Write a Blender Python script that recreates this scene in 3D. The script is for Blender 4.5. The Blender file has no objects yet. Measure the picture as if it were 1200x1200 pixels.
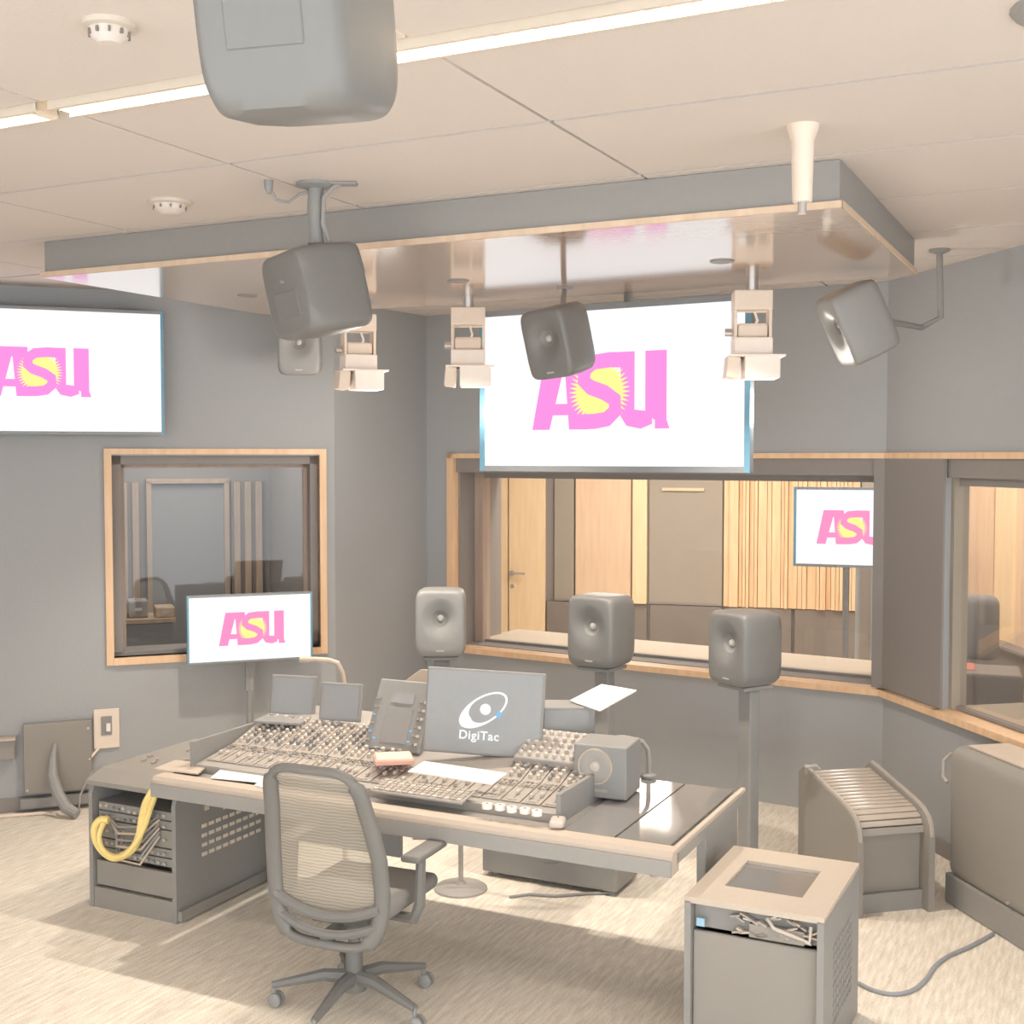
import bpy, bmesh, math, random
from mathutils import Vector, Matrix, Euler
random.seed(7)
PI = math.pi
C = bpy.context.scene.collection
SC = bpy.context.scene

# ------------------------------------------------------------------ camera
F_PX = 1445.0
PITCH = math.atan(65 / F_PX)
H = 2.2
cd = bpy.data.cameras.new('camera')
cam = bpy.data.objects.new('camera', cd); C.objects.link(cam)
cam.location = (0, 0, H)
cam.rotation_euler = (PI / 2 - PITCH, 0, 0)
cd.sensor_width = 36; cd.lens = 36 * F_PX / 1200; cd.clip_start = .05; cd.clip_end = 100
SC.camera = cam

# ------------------------------------------------------------------ world, exposure
w = bpy.data.worlds.new('world'); SC.world = w; w.use_nodes = True
bg = w.node_tree.nodes['Background']
bg.inputs[0].default_value = (.92, .97, 1.0, 1); bg.inputs[1].default_value = 2.9
SC.view_settings.view_transform = 'Standard'; SC.view_settings.look = 'None'
SC.view_settings.gamma = 1.0; SC.view_settings.use_curve_mapping = False
SC.view_settings.exposure = 0.12

# survey helpers: sight lines from the camera station cut with a level or a depth
def P(px, py, z=None, d=None):
    x = (px - 600) / F_PX; q = -(py - 600) / F_PX
    c, s = math.cos(PITCH), math.sin(PITCH)
    r = (x, c + q * s, q * c - s)
    t = (z - H) / r[2] if z is not None else d / r[1]
    return Vector((r[0] * t, r[1] * t, H + r[2] * t))
RA = math.radians(26.1)          # the room's own direction
RZ = -RA
E1 = Vector((math.cos(RA), -math.sin(RA), 0)); E2 = Vector((math.sin(RA), math.cos(RA), 0))
DO = Vector((-1.6344, 5.5365, 0))  # front left corner of the desk, on the floor
def D(x, y, z=0): return DO + E1 * x + E2 * y + Vector((0, 0, z))
ZC = 3.24                          # ceiling height

# ------------------------------------------------------------------ lamps
def area(name, loc, size, power, col, rot=(0, 0, 0), sy=None):
    l = bpy.data.lights.new(name, 'AREA'); l.energy = power; l.color = col
    l.shape = 'RECTANGLE' if sy else 'SQUARE'; l.size = size
    if sy: l.size_y = sy
    o = bpy.data.objects.new(name, l); C.objects.link(o); o.location = loc; o.rotation_euler = rot
    return o
def spot(name, loc, power, col, ang, blend=.5, rad=.04):
    l = bpy.data.lights.new(name, 'SPOT'); l.energy = power; l.color = col
    l.spot_size = math.radians(ang); l.spot_blend = blend; l.shadow_soft_size = rad
    o = bpy.data.objects.new(name, l); C.objects.link(o); o.location = loc
    return o
WARM = (1, .90, .77)

# ------------------------------------------------------------------ materials
def lin(c): return tuple(((v / 255) / 12.92 if v / 255 <= .04045 else ((v / 255 + .055) / 1.055) ** 2.4) for v in c)
def newmat(name):
    m = bpy.data.materials.new(name); m.use_nodes = True
    return m, m.node_tree.nodes, m.node_tree.links, m.node_tree.nodes['Principled BSDF']
def plain(name, rgb, rough=.6, metal=0, var=.04, scale=30, bump=0, spec=.5):
    m, n, l, b = newmat(name)
    b.inputs['Roughness'].default_value = rough; b.inputs['Metallic'].default_value = metal
    b.inputs['Specular IOR Level'].default_value = spec
    c = lin(rgb)
    tc = n.new('ShaderNodeTexCoord'); nz = n.new('ShaderNodeTexNoise'); nz.inputs['Scale'].default_value = scale
    nz.inputs['Detail'].default_value = 5
    mx = n.new('ShaderNodeMix'); mx.data_type = 'RGBA'
    mx.inputs[6].default_value = tuple(v * (1 - var) for v in c) + (1,)
    mx.inputs[7].default_value = tuple(min(1, v * (1 + var)) for v in c) + (1,)
    l.new(tc.outputs['Object'], nz.inputs['Vector']); l.new(nz.outputs[0], mx.inputs[0]); l.new(mx.outputs[2], b.inputs['Base Color'])
    if bump:
        bp = n.new('ShaderNodeBump'); bp.inputs['Strength'].default_value = bump; bp.inputs['Distance'].default_value = .01
        l.new(nz.outputs[0], bp.inputs['Height']); l.new(bp.outputs[0], b.inputs['Normal'])
    return m
def wood(name, a, b_, rough=.45, sc=(6, 6, .6), coat=0):
    m, n, l, b = newmat(name)
    tc = n.new('ShaderNodeTexCoord'); mp = n.new('ShaderNodeMapping'); mp.inputs['Scale'].default_value = sc
    nz = n.new('ShaderNodeTexNoise'); nz.inputs['Scale'].default_value = 4; nz.inputs['Detail'].default_value = 8
    mx = n.new('ShaderNodeMix'); mx.data_type = 'RGBA'
    mx.inputs[6].default_value = lin(a) + (1,); mx.inputs[7].default_value = lin(b_) + (1,)
    cr = n.new('ShaderNodeMapRange'); cr.inputs[1].default_value = .3; cr.inputs[2].default_value = .7
    l.new(tc.outputs['Object'], mp.inputs[0]); l.new(mp.outputs[0], nz.inputs['Vector']); l.new(nz.outputs[0], cr.inputs[0])
    l.new(cr.outputs[0], mx.inputs[0]); l.new(mx.outputs[2], b.inputs['Base Color'])
    b.inputs['Roughness'].default_value = rough; b.inputs['Coat Weight'].default_value = coat; b.inputs['Coat Roughness'].default_value = .12
    return m
def emit(name, rgb, s=1.0, raw=False):
    m = bpy.data.materials.new(name); m.use_nodes = True; n = m.node_tree.nodes; n.clear()
    e = n.new('ShaderNodeEmission'); o = n.new('ShaderNodeOutputMaterial')
    e.inputs[0].default_value = lin(rgb) + (1,); e.inputs[1].default_value = s
    m.node_tree.links.new(e.outputs[0], o.inputs[0]); return m
def glass(name, tint=(1, 1, 1), refl=.08):
    m = bpy.data.materials.new(name); m.use_nodes = True; n = m.node_tree.nodes; n.clear(); l = m.node_tree.links
    t = n.new('ShaderNodeBsdfTransparent'); t.inputs[0].default_value = tint + (1,)
    g = n.new('ShaderNodeBsdfGlossy'); g.inputs['Roughness'].default_value = .02
    lw = n.new('ShaderNodeLayerWeight'); lw.inputs[0].default_value = .25
    mm = n.new('ShaderNodeMath'); mm.operation = 'MULTIPLY_ADD'; mm.inputs[1].default_value = .35; mm.inputs[2].default_value = refl * .3
    mx = n.new('ShaderNodeMixShader'); o = n.new('ShaderNodeOutputMaterial')
    l.new(lw.outputs['Fresnel'], mm.inputs[0]); l.new(mm.outputs[0], mx.inputs[0]); l.new(t.outputs[0], mx.inputs[1]); l.new(g.outputs[0], mx.inputs[2]); l.new(mx.outputs[0], o.inputs[0])
    return m

def carpet():
    m, n, l, b = newmat('carpet')
    tc = n.new('ShaderNodeTexCoord'); mp = n.new('ShaderNodeMapping'); mp.vector_type = 'TEXTURE'; mp.inputs['Rotation'].default_value = (0, 0, PI / 2 - RA)
    mp.inputs['Scale'].default_value = (.8, .11, 1)
    n1 = n.new('ShaderNodeTexNoise'); n1.inputs['Scale'].default_value = 6; n1.inputs['Detail'].default_value = 6
    n2 = n.new('ShaderNodeTexNoise'); n2.inputs['Scale'].default_value = 160; n2.inputs['Detail'].default_value = 3
    ad = n.new('ShaderNodeMath'); ad.operation = 'ADD'
    mr = n.new('ShaderNodeMapRange'); mr.inputs[1].default_value = .7; mr.inputs[2].default_value = 1.3
    mx = n.new('ShaderNodeMix'); mx.data_type = 'RGBA'
    mx.inputs[6].default_value = lin((214, 200, 182)) + (1,); mx.inputs[7].default_value = lin((255, 248, 236)) + (1,)
    l.new(tc.outputs['Object'], mp.inputs[0]); l.new(mp.outputs[0], n1.inputs['Vector']); l.new(tc.outputs['Object'], n2.inputs['Vector'])
    l.new(n1.outputs[0], ad.inputs[0]); l.new(n2.outputs[0], ad.inputs[1]); l.new(ad.outputs[0], mr.inputs[0]); l.new(mr.outputs[0], mx.inputs[0])
    l.new(mx.outputs[2], b.inputs['Base Color']); b.inputs['Roughness'].default_value = .95
    bp = n.new('ShaderNodeBump'); bp.inputs['Strength'].default_value = .5; bp.inputs['Distance'].default_value = .01
    l.new(n2.outputs[0], bp.inputs['Height']); l.new(bp.outputs[0], b.inputs['Normal'])
    return m
def mesh_fabric():
    m = bpy.data.materials.new('chair_mesh'); m.use_nodes = True; n = m.node_tree.nodes; l = m.node_tree.links
    b = n['Principled BSDF']; o = n['Material Output']
    tc = n.new('ShaderNodeTexCoord')
    wv = n.new('ShaderNodeTexWave'); wv.bands_direction = 'Z'; wv.inputs['Scale'].default_value = 24; wv.inputs['Distortion'].default_value = 3.5
    wv.inputs['Detail'].default_value = 1; wv.inputs['Detail Scale'].default_value = .8
    mx = n.new('ShaderNodeMix'); mx.data_type = 'RGBA'
    mx.inputs[6].default_value = lin((152, 146, 136)) + (1,); mx.inputs[7].default_value = lin((186, 174, 155)) + (1,)
    l.new(tc.outputs['Object'], wv.inputs['Vector']); l.new(wv.outputs['Fac'], mx.inputs[0]); l.new(mx.outputs[2], b.inputs['Base Color'])
    b.inputs['Roughness'].default_value = .8
    t = n.new('ShaderNodeBsdfTransparent'); ms = n.new('ShaderNodeMixShader'); ms.inputs[0].default_value = .72
    l.new(t.outputs[0], ms.inputs[1]); l.new(b.outputs[0], ms.inputs[2]); l.new(ms.outputs[0], o.inputs[0])
    return m

M = dict(
    wall=plain('acoustic_fabric', (174, 175, 176), .95, var=.03, scale=120, bump=.2, spec=.1),
    ceil=plain('ceiling_tile', (222, 212, 205), .95, var=.015, scale=90, bump=.15, spec=.1),
    grid=plain('ceiling_grid', (138, 130, 122), .9),
    carpet=carpet(),
    trimw=wood('honey_wood_trim', (232, 192, 152), (244, 208, 170), .4),
    oak=wood('oak_panel', (244, 212, 168), (252, 224, 184), .5),
    oak2=wood('beech_panel', (228, 194, 162), (238, 206, 174), .5),
    rib=wood('ribbed_oak', (232, 192, 148), (248, 214, 172), .5),
    canopy=wood('canopy_underside_wood', (198, 172, 152), (216, 188, 164), .14, sc=(1.5, 12, 12), coat=.9),
    edge=wood('plywood_edge', (222, 196, 170), (234, 210, 186), .4),
    fascia=plain('grey_laminate', (158, 156, 153), .45),
    reveal=plain('dark_reveal', (146, 140, 136), .7),
    revwood=wood('walnut_reveal', (170, 152, 140), (184, 164, 148), .5),
    panel=plain('tan_acoustic_panel', (168, 158, 145), .95, scale=60, var=.04, spec=.1),
    wains=plain('dark_wainscot', (138, 128, 120), .6, var=.08, scale=5),
    beige=plain('beige_carpet_ledge', (190, 176, 158), .9, var=.12, scale=60),
    black=plain('charcoal_plastic', (150, 149, 147), .5),
    spk=plain('grey_speaker_enamel', (124, 123, 121), .4),
    spkd=plain('dark_speaker_cone', (138, 137, 135), .6),
    spkl=plain('silver_speaker_enamel', (150, 149, 147), .38),
    dome=plain('speaker_dome', (190, 186, 180), .3),
    steel=plain('brushed_steel', (196, 192, 188), .3, .6),
    bez=plain('tv_bezel', (142, 146, 149), .3),
    bezb=plain('tv_bezel_edge', (112, 158, 182), .3),
    white=plain('white_enamel', (250, 240, 230), .5),
    white2=plain('cream_enamel', (238, 222, 206), .5),
    paper=plain('white_paper', (255, 250, 244), .8, var=.01),
    desk=plain('desk_laminate', (160, 157, 153), .35),
    arm=plain('padded_armrest', (201, 186, 171), .6),
    console=plain('console_metal', (170, 164, 158), .5),
    knob=plain('console_knob', (204, 194, 184), .4),
    knobd=plain('console_knob_dark', (148, 146, 144), .4),
    strip=plain('channel_strip', (176, 167, 158), .5),
    scr=plain('dark_screen', (158, 159, 160), .25),
    gls=plain('black_glass', (140, 138, 136), .06, spec=1.0),
    chairf=plain('chair_frame', (124, 122, 119), .5),
    chairm=mesh_fabric(),
    seat=plain('seat_fabric', (146, 143, 140), .9, scale=80),
    rack=plain('rack_laminate', (150, 148, 145), .5),
    rackf=plain('rack_brown_front', (152, 147, 140), .55, var=.05, scale=6),
    racktop=plain('cabinet_top', (202, 189, 174), .5),
    yellow=plain('yellow_cable', (252, 226, 148), .5),
    cable=plain('grey_cable', (156, 154, 152), .5),
    cableb=plain('blue_grey_cable', (158, 160, 166), .5),
    red=plain('red_cover', (232, 176, 160), .5),
    redt=plain('pages', (250, 214, 188), .6),
    roll=plain('tambour_slat', (190, 178, 166), .22),
    smoke=plain('detector_plastic', (214, 203, 190), .5),
    pink=emit('screen_magenta', (249, 148, 226)),
    pinks=emit('screen_pink', (250, 150, 200)),
    yel=emit('screen_yellow', (255, 249, 152)),
    tvw=emit('screen_white', (252, 253, 255), 1.0),
    tube=emit('lamp_tube', (255, 243, 225), 62.0),
    louv=plain('louvre', (218, 206, 190), .4),
    downl=emit('downlight_glow', (255, 235, 205), .35),
    blue=emit('blue_indicator', (150, 205, 240), .9),
    logo=emit('screen_logo_white', (250, 250, 250), 1.0),
    logog=emit('screen_logo_grey', (205, 203, 206), 1.0),
    ledr=emit('red_indicator', (255, 160, 130), 1.0),
    addglow=emit('added_panel_glow', (255, 244, 228), 9.0),  # glow of the added panel that feeds the desk glass reflection
    glass=glass('window_glass'),
)

# ------------------------------------------------------------------ mesh builders
def setp(o, label=None, cat=None, group=None, kind=None):
    if label: o['label'] = label
    if cat: o['category'] = cat
    if group: o['group'] = group
    if kind: o['kind'] = kind
    return o
def thing(name, label, cat, loc=(0, 0, 0), rz=0, group=None, rot=None):
    o = bpy.data.objects.new(name, None); C.objects.link(o); o.empty_display_size = .1
    o.location = loc; o.rotation_euler = rot if rot else (0, 0, rz)
    return setp(o, label, cat, group)
def smooth_path(pts, k=5):
    pts = [Vector(p) for p in pts]; out = []
    for i in range(len(pts) - 1):
        a, b_, c_, d_ = pts[max(0, i - 1)], pts[i], pts[i + 1], pts[min(len(pts) - 1, i + 2)]
        for q in range(k):
            t = q / k; out.append(.5 * ((2 * b_) + (c_ - a) * t + (2 * a - 5 * b_ + 4 * c_ - d_) * t * t + (3 * b_ - a - 3 * c_ + d_) * t ** 3))
    return out + [pts[-1]]
class B:
    def __init__(s): s.b = bmesh.new(); s.mats = []; s.cur = 0
    def mat(s, key):
        if key not in s.mats: s.mats.append(key)
        s.cur = s.mats.index(key); return s
    def face(s, vs):
        try: f = s.b.faces.new(vs); f.material_index = s.cur; return f
        except ValueError: return None
    def box(s, c, d, rot=None, bev=0, seg=2):
        r = bmesh.ops.create_cube(s.b, size=1.0); vs = r['verts']
        bmesh.ops.scale(s.b, vec=d, verts=vs)
        if bev:
            es = list({e for v in vs for e in v.link_edges})
            q = bmesh.ops.bevel(s.b, geom=es, offset=min(bev, min(d) * .49), segments=seg, profile=.5, affect='EDGES')
            vs = list({v for f in q['faces'] for v in f.verts} | {v for v in vs if v.is_valid})
        if rot is not None: bmesh.ops.rotate(s.b, verts=vs, cent=(0, 0, 0), matrix=Euler(rot).to_matrix())
        bmesh.ops.translate(s.b, vec=c, verts=vs)
        for f in {f for v in vs for f in v.link_faces}: f.material_index = s.cur
        return s
    def rings(s, rs, close=True, cap0=True, cap1=True):
        vr = [[s.b.verts.new(p) for p in r] for r in rs]
        n = len(vr[0])
        for a, b in zip(vr, vr[1:]):
            for i in range(n if close else n - 1):
                j = (i + 1) % n; s.face((a[i], a[j], b[j], b[i]))
        if cap0: s.face(vr[0][::-1])
        if cap1: s.face(vr[-1])
        return s
    def tube(s, pts, r, n=8, cap=True):
        pts = [Vector(p) for p in pts]; rs = []
        up = None
        for i, p in enumerate(pts):
            t = (pts[min(i + 1, len(pts) - 1)] - pts[max(i - 1, 0)]).normalized()
            if up is None: up = Vector((0, 0, 1)) if abs(t.z) < .9 else Vector((1, 0, 0))
            a = t.cross(up).normalized(); up = a.cross(t).normalized()
            rr = r[i] if isinstance(r, (list, tuple)) else r
            rs.append([p + (a * math.cos(2 * PI * k / n) + up * math.sin(2 * PI * k / n)) * rr for k in range(n)])
        return s.rings(rs, True, cap, cap)
    def lathe(s, prof, c=(0, 0, 0), n=24, axis='Z', cap=True):
        rs = []
        for r, h in prof:
            ring = []
            for k in range(n):
                a = 2 * PI * k / n; x, y = r * math.cos(a), r * math.sin(a)
                v = (x, y, h) if axis == 'Z' else ((x, h, -y) if axis == 'Y' else (h, x, y))
                ring.append(Vector(v) + Vector(c))
            rs.append(ring)
        return s.rings(rs, True, cap, cap)
    def prism(s, poly, z0, z1, fn=lambda x, y, z: (x, y, z)):
        a = [s.b.verts.new(fn(x, y, z0)) for x, y in poly]; b = [s.b.verts.new(fn(x, y, z1)) for x, y in poly]
        n = len(poly)
        s.face(a[::-1]); s.face(b)
        for i in range(n): s.face((a[i], a[(i + 1) % n], b[(i + 1) % n], b[i]))
        return s
    def done(s, name, m=None, parent=None, smooth=False, loc=None, rot=None, kind=None, label=None, ang=35):
        bmesh.ops.recalc_face_normals(s.b, faces=s.b.faces)
        me = bpy.data.meshes.new(name); s.b.to_mesh(me); s.b.free()
        for k in (s.mats or [m]): me.materials.append(M[k])
        if smooth:
            me.shade_smooth(); me.set_sharp_from_angle(angle=math.radians(ang))
        o = bpy.data.objects.new(name, me); C.objects.link(o)
        if parent: o.parent = parent
        if loc: o.location = loc
        if rot: o.rotation_euler = rot
        if kind: o['kind'] = kind
        if label: o['label'] = label
        return o
def copy_tree(o, parent=None):
    c = o.copy(); C.objects.link(c)
    if parent: c.parent = parent
    for ch in list(o.children): copy_tree(ch, c)
    return c
def struct(b, name, m, **k): return setp(b.done(name, m, **k), kind='structure')
def inst(src, name, parent, loc, rot=None, scale=None, kind=None):
    o = bpy.data.objects.new(name, src.data); C.objects.link(o); o.parent = parent; o.location = loc
    if rot: o.rotation_euler = rot
    if scale: o.scale = scale
    return o

# ================================================================== ROOM SHELL
b = B(); b.box((-.5, 6.0, -.05), (12, 16, .1)); floor = struct(b, 'floor', 'carpet')
# ceiling: backing plus tiles laid in the room's direction
ceil = bpy.data.objects.new('ceiling', None)
b = B(); b.box((-.3, 4.2, ZC + .085), (9.4, 11.5, .06)); ceil = struct(b, 'ceiling', 'grid')
TX0, TXS = 1.045, 1.255
rows = [-7.19, -6.38, -5.57, -4.76, -3.95, -3.14, -2.33, -1.515, -.71, .105, .935, 1.745, 2.555, 3.365, 4.175]
tile_src = {}
LROWS = (-1.515, -4.76)           # rows carrying the slim louvred lights
for ri in range(len(rows) - 1):
    y0, y1 = rows[ri], rows[ri + 1]
    a0 = y0 + (.055 if y0 in LROWS else .011); a1 = y1 - (.055 if y1 in LROWS else .011)
    for ci in range(-5, 5):
        x0 = TX0 + ci * TXS; c = D(x0 + TXS / 2, (y0 + y1) / 2)
        if ci == 1:                      # long bay: one double tile, no joint
            t = B(); t.box((0, 0, 0), (2 * TXS - .013, a1 - a0, .012))
            o = t.done('ceiling_tile', 'ceil', ceil); o.location = D(x0 + TXS, (a0 + a1) / 2, ZC + .006); o.rotation_euler = (0, 0, RZ)
        if ci in (1, 2): continue
        if not (-5.0 < c.x < 4.6 and -1.6 < c.y < 9.8): continue
        key = round(a1 - a0, 3)
        if key not in tile_src:
            t = B(); t.box((0, 0, 0), (TXS - .013, a1 - a0, .012))
            o = t.done('ceiling_tile', 'ceil', ceil); tile_src[key] = o
            o.location = D(x0 + TXS / 2, (a0 + a1) / 2, ZC + .006); o.rotation_euler = (0, 0, RZ)
        else:
            inst(tile_src[key], 'ceiling_tile', ceil, D(x0 + TXS / 2, (a0 + a1) / 2, ZC + .006), (0, 0, RZ))

def V2(a): return Vector((a[0], a[1], 0))
def slab(b, p0, p1, z0, z1, nrm, t0, t1):
    """box on a wall line p0-p1; t0..t1 = distance behind the face along nrm"""
    p0, p1 = V2(p0), V2(p1)
    q = [p0 + nrm * t0, p1 + nrm * t0, p1 + nrm * t1, p0 + nrm * t1]
    b.rings([[v + Vector((0, 0, z0)) for v in q], [v + Vector((0, 0, z1)) for v in q]])
def along(p0, p1, s): return V2(p0) + (V2(p1) - V2(p0)).normalized() * s
def wall_line(px, p0, p1):
    """point of the wall line p0-p1 on the sight line through column px"""
    k = (px - 600) / (F_PX * math.cos(PITCH)); p0, p1 = V2(p0), V2(p1); d = p1 - p0
    t = (k * p0.y - p0.x) / (d.x - k * d.y); return p0 + d * t
Z1, Z2 = .80, 2.20
L0 = Vector((-4.3, 7.092, 0)); LW1 = Vector((-2.564, 7.75, 0)); LW2 = Vector((-1.245, 8.25, 0)); L3 = Vector((-1.19, 8.271, 0))
CN = Vector((-.636, 9.196, 0)); A1 = Vector((2.233, 7.363, 0)); Bd = Vector((.2135, -.977, 0)).normalized()
B2 = A1 + Bd * 5.2
nL = Vector((-(L3 - L0).y, (L3 - L0).x, 0)).normalized()
nC = Vector((-(CN - L3).y, (CN - L3).x, 0)).normalized()
nA = Vector((-(A1 - CN).y, (A1 - CN).x, 0)).normalized()
nB = Vector((-Bd.y, Bd.x, 0)).normalized()
# left wall with the booth window
zl0, zl1 = .88, 2.25
tr = (LW2 - LW1).normalized() * .045
b = B(); slab(b, L0, LW1 + tr, 0, ZC, nL, 0, .3); slab(b, LW2 - tr, L3, 0, ZC, nL, 0, .3)
slab(b, LW1 + tr, LW2 - tr, 0, zl0 + .045, nL, 0, .3); slab(b, LW1 + tr, LW2 - tr, zl1 - .045, ZC, nL, 0, .3)
struct(b, 'wall_left', 'wall')
b = B(); b.box((-4.38, 4.4, ZC / 2), (.16, 5.6, ZC)); struct(b, 'wall_west_control', 'wall')
b = B(); slab(b, L3, CN, 0, ZC, nC, 0, .15); struct(b, 'wall_center', 'wall')
# back wall with the live room window
WA0 = wall_line(531, CN, A1); WA1 = wall_line(1034, CN, A1)
TA = .6; TB = .14
b = B(); slab(b, CN, WA0, 0, ZC, nA, 0, TA); slab(b, WA1, A1, 0, ZC, nA, 0, TA)
slab(b, WA0, WA1, 0, Z1, nA, 0, TA); slab(b, WA0, WA1, Z2, ZC, nA, 0, TA)
struct(b, 'wall_back', 'wall')
WB0 = A1 + Bd * .62; WB1 = A1 + Bd * 3.4
b = B(); slab(b, A1, WB0, 0, ZC, nB, 0, TB); slab(b, WB1, B2, 0, ZC, nB, 0, TB)
slab(b, WB0, WB1, 0, Z1, nB, 0, TB); slab(b, WB0, WB1, Z2, ZC, nB, 0, TB)
struct(b, 'wall_right', 'wall')
# pillar facing and reveals
b = B(); slab(b, WA1 - (A1 - CN).normalized() * .05, A1, Z1 + .01, Z2 - .01, nA, -.012, 0); slab(b, A1, WB0 + Bd * .02, Z1 + .01, Z2 - .01, nB, -.012, 0)
struct(b, 'trim_1', 'reveal')

def window(n, p0, p1, z0, z1, nrm, T, frame='trimw', fw=.045, ledge=True, head=.12, gd=.3, proud=.02):
    p0, p1 = V2(p0), V2(p1); u = (p1 - p0).normalized()
    root = setp(bpy.data.objects.new('window_%d' % n, None), kind='structure'); C.objects.link(root)
    def part(name, m, items, label=None):
        b = B()
        for a, c, za, zb, t0, t1 in items: slab(b, a, c, za, zb, nrm, t0, t1)
        return b.done(name, m, root, label=label)
    return root, u, part
# window 1: live room window in the back wall
def big_window(n, p0, p1, nrm, left_post, right_post, TA=TA, g=.29, lw=.9):
    root, u, part = window(n, p0, p1, Z1, Z2, nrm, TA)
    part('frame', 'trimw', [(p0 - u * (.04 if left_post else 0), p1, Z2 - .012, Z2 + .022, -.02, .02)], 'honey wood top rail')
    part('sill', 'trimw', [(p0 - u * .02, p1, Z1 - .035, Z1 + .004, -.045, .1)], 'honey wood sill nosing')
    part('header', 'reveal', [(p0, p1, Z2 - .115, Z2 - .012, .02, TA)])
    part('ledge', 'reveal', [(p0, p1, Z1, Z1 + .008, .1, g + .04)], 'dark ledge before the glass')
    part('inner_ledge', 'beige', [(p0, p1, Z1 - .02, Z1 + .02, g + .04, lw)], 'beige inner ledge')
    items = [(p0 + u * .0, p1, Z1 + .008, Z1 + .026, g - .02, g + .02), (p0, p1, Z2 - .16, Z2 - .115, g - .02, g + .02)]
    part('glass_stop', 'reveal', items)
    part('pane', 'glass', [(p0 + u * .02, p1 - u * .02, Z1 + .026, Z2 - .16, g - .003, g + .003)])
    return root, u, part
root, u, part = big_window(1, WA0, WA1, nA, True, False)
part('jamb', 'trimw', [(WA0 - u * .045, WA0 + u * .012, Z1, Z2 + .022, -.02, .05)], 'honey wood jamb')
part('inner_jamb', 'reveal', [(WA0, WA0 + u * .03, Z1, Z2 - .115, .05, TA)])
part('mullion', 'revwood', [(WA0 + u * .03, WA0 + u * .10, Z1 + .008, Z2 - .115, .24, .34)], 'walnut upright')
part('right_jamb', 'reveal', [(WA1 - u * .03, WA1, Z1, Z2 - .115, .02, TA)])
root, u, part = big_window(2, WB0, WB1, nB, False, False, TB, .10, .9)
part('inner_jamb', 'panel', [(WB0, WB0 + u * .03, Z1, Z2 - .115, .05, TB)], 'pale jamb')
# the sill and top rail run on across the pillar
b = B(); uA = (A1 - CN).normalized()
for (a, c, nn) in ((WA1, A1 + uA * .02, nA), (A1 - Bd * .0, WB0, nB)):
    slab(b, a, c, Z1 - .035, Z1 + .004, nn, -.045, 0); slab(b, a, c, Z2 - .012, Z2 + .022, nn, -.02, 0)
struct(b, 'trim_2', 'trimw')
# window 3: booth window in the left wall
root, u, part = window(3, LW1, LW2, zl0, zl1, nL, .3)
fw = .045
part('jamb', 'trimw', [(LW1, LW1 + u * fw, zl0, zl1, -.02, .06)])
part('jamb', 'trimw', [(LW2 - u * fw, LW2, zl0, zl1, -.02, .06)])
part('frame', 'trimw', [(LW1 + u * fw, LW2 - u * fw, zl1 - fw * .8, zl1, -.02, .06)])
part('sill', 'trimw', [(LW1 + u * fw, LW2 - u * fw, zl0, zl0 + fw, -.03, .1)])
a, c = LW1 + u * fw, LW2 - u * fw
part('reveal', 'reveal', [(a, a + u * .06, zl0 + fw, zl1 - fw, .06, .3), (c - u * .05, c, zl0 + fw, zl1 - fw, .06, .3), (a, c, zl1 - .1, zl1 - fw, .06, .3), (a, c, zl0 + fw, zl0 + .07, .06, .3)])
a, c = a + u * .06, c - u * .05
part('glass_stop', 'revwood', [(a, a + u * .025, zl0 + .07, zl1 - .1, .16, .2), (c - u * .025, c, zl0 + .07, zl1 - .1, .16, .2), (a, c, zl1 - .125, zl1 - .1, .16, .2)])
part('pane', 'glass', [(a + u * .02, c - u * .02, zl0 + .07, zl1 - .12, .177, .183)])
# baseboards
b = B(); slab(b, L0, L3, 0, .09, nL, -.012, 0); struct(b, 'baseboard_left', 'reveal')
b = B(); slab(b, A1, B2, 0, .09, nB, -.012, 0); struct(b, 'baseboard_right', 'reveal')

# ================================================================== BOOTH behind the left window
BO = L0 + nL * .3
def Lp(s, t, z=0): return LW1 + (LW2 - LW1).normalized() * s + nL * t + Vector((0, 0, z))
LA = math.atan2((L3 - L0).y, (L3 - L0).x)
b = B(); slab(b, Lp(-1.2, 0), Lp(2.0, 0), 0, ZC, nL, 2.3, 2.4)
struct(b, 'wall_booth', 'reveal')
b = B(); slab(b, Lp(-1.2, 0), Lp(-1.1, 0), 0, ZC, nL, .3, 2.3); slab(b, Lp(1.42, 0), Lp(1.5, 0), 0, ZC, nL, .3, 2.3); struct(b, 'wall_booth_side', 'reveal')
M['boothw'] = wood('booth_slat_wood', (178, 158, 138), (200, 174, 148), .5)
dr = thing('door_frame', 'wood framed doorway seen through the left booth window', 'door frame', Lp(.75, 2.26), LA)
b = B(); b.box((-.31, 0, 1.0), (.04, .06, 2.0)); b.box((.31, 0, 1.0), (.04, .06, 2.0)); b.box((0, 0, 2.0), (.66, .06, .04)); b.done('frame', 'boothw', dr)
b = B(); b.box((0, .02, .99), (.58, .03, 1.96)); b.done('door_leaf', 'black', dr)
for nm, s0, cnt, lab in (('left', -.43, 9, 'left'), ('right', 1.10, 3, 'right')):
    sp = thing('slatted_panel', 'dim brown slatted panel %s of the doorway behind the booth window' % lab, 'wall panel', Lp(s0, 2.28), LA)
    b = B(); b.box((cnt * .045, 0, 1.35), (cnt * .09, .02, 1.3)); b.done('backing', 'wains', sp)
    first = None
    for k in range(cnt):
        if first is None:
            b = B(); b.box((0, 0, 0), (.05, .03, 1.28)); first = b.done('slat', 'boothw', sp, loc=(.045, -.025, 1.35))
        else: inst(first, 'slat', sp, (.045 + k * .09, -.025, 1.35))
kt = thing('equipment_shelf', 'dark shelf of cluttered equipment inside the booth', 'shelf', Lp(.1, 1.5), LA)
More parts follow.
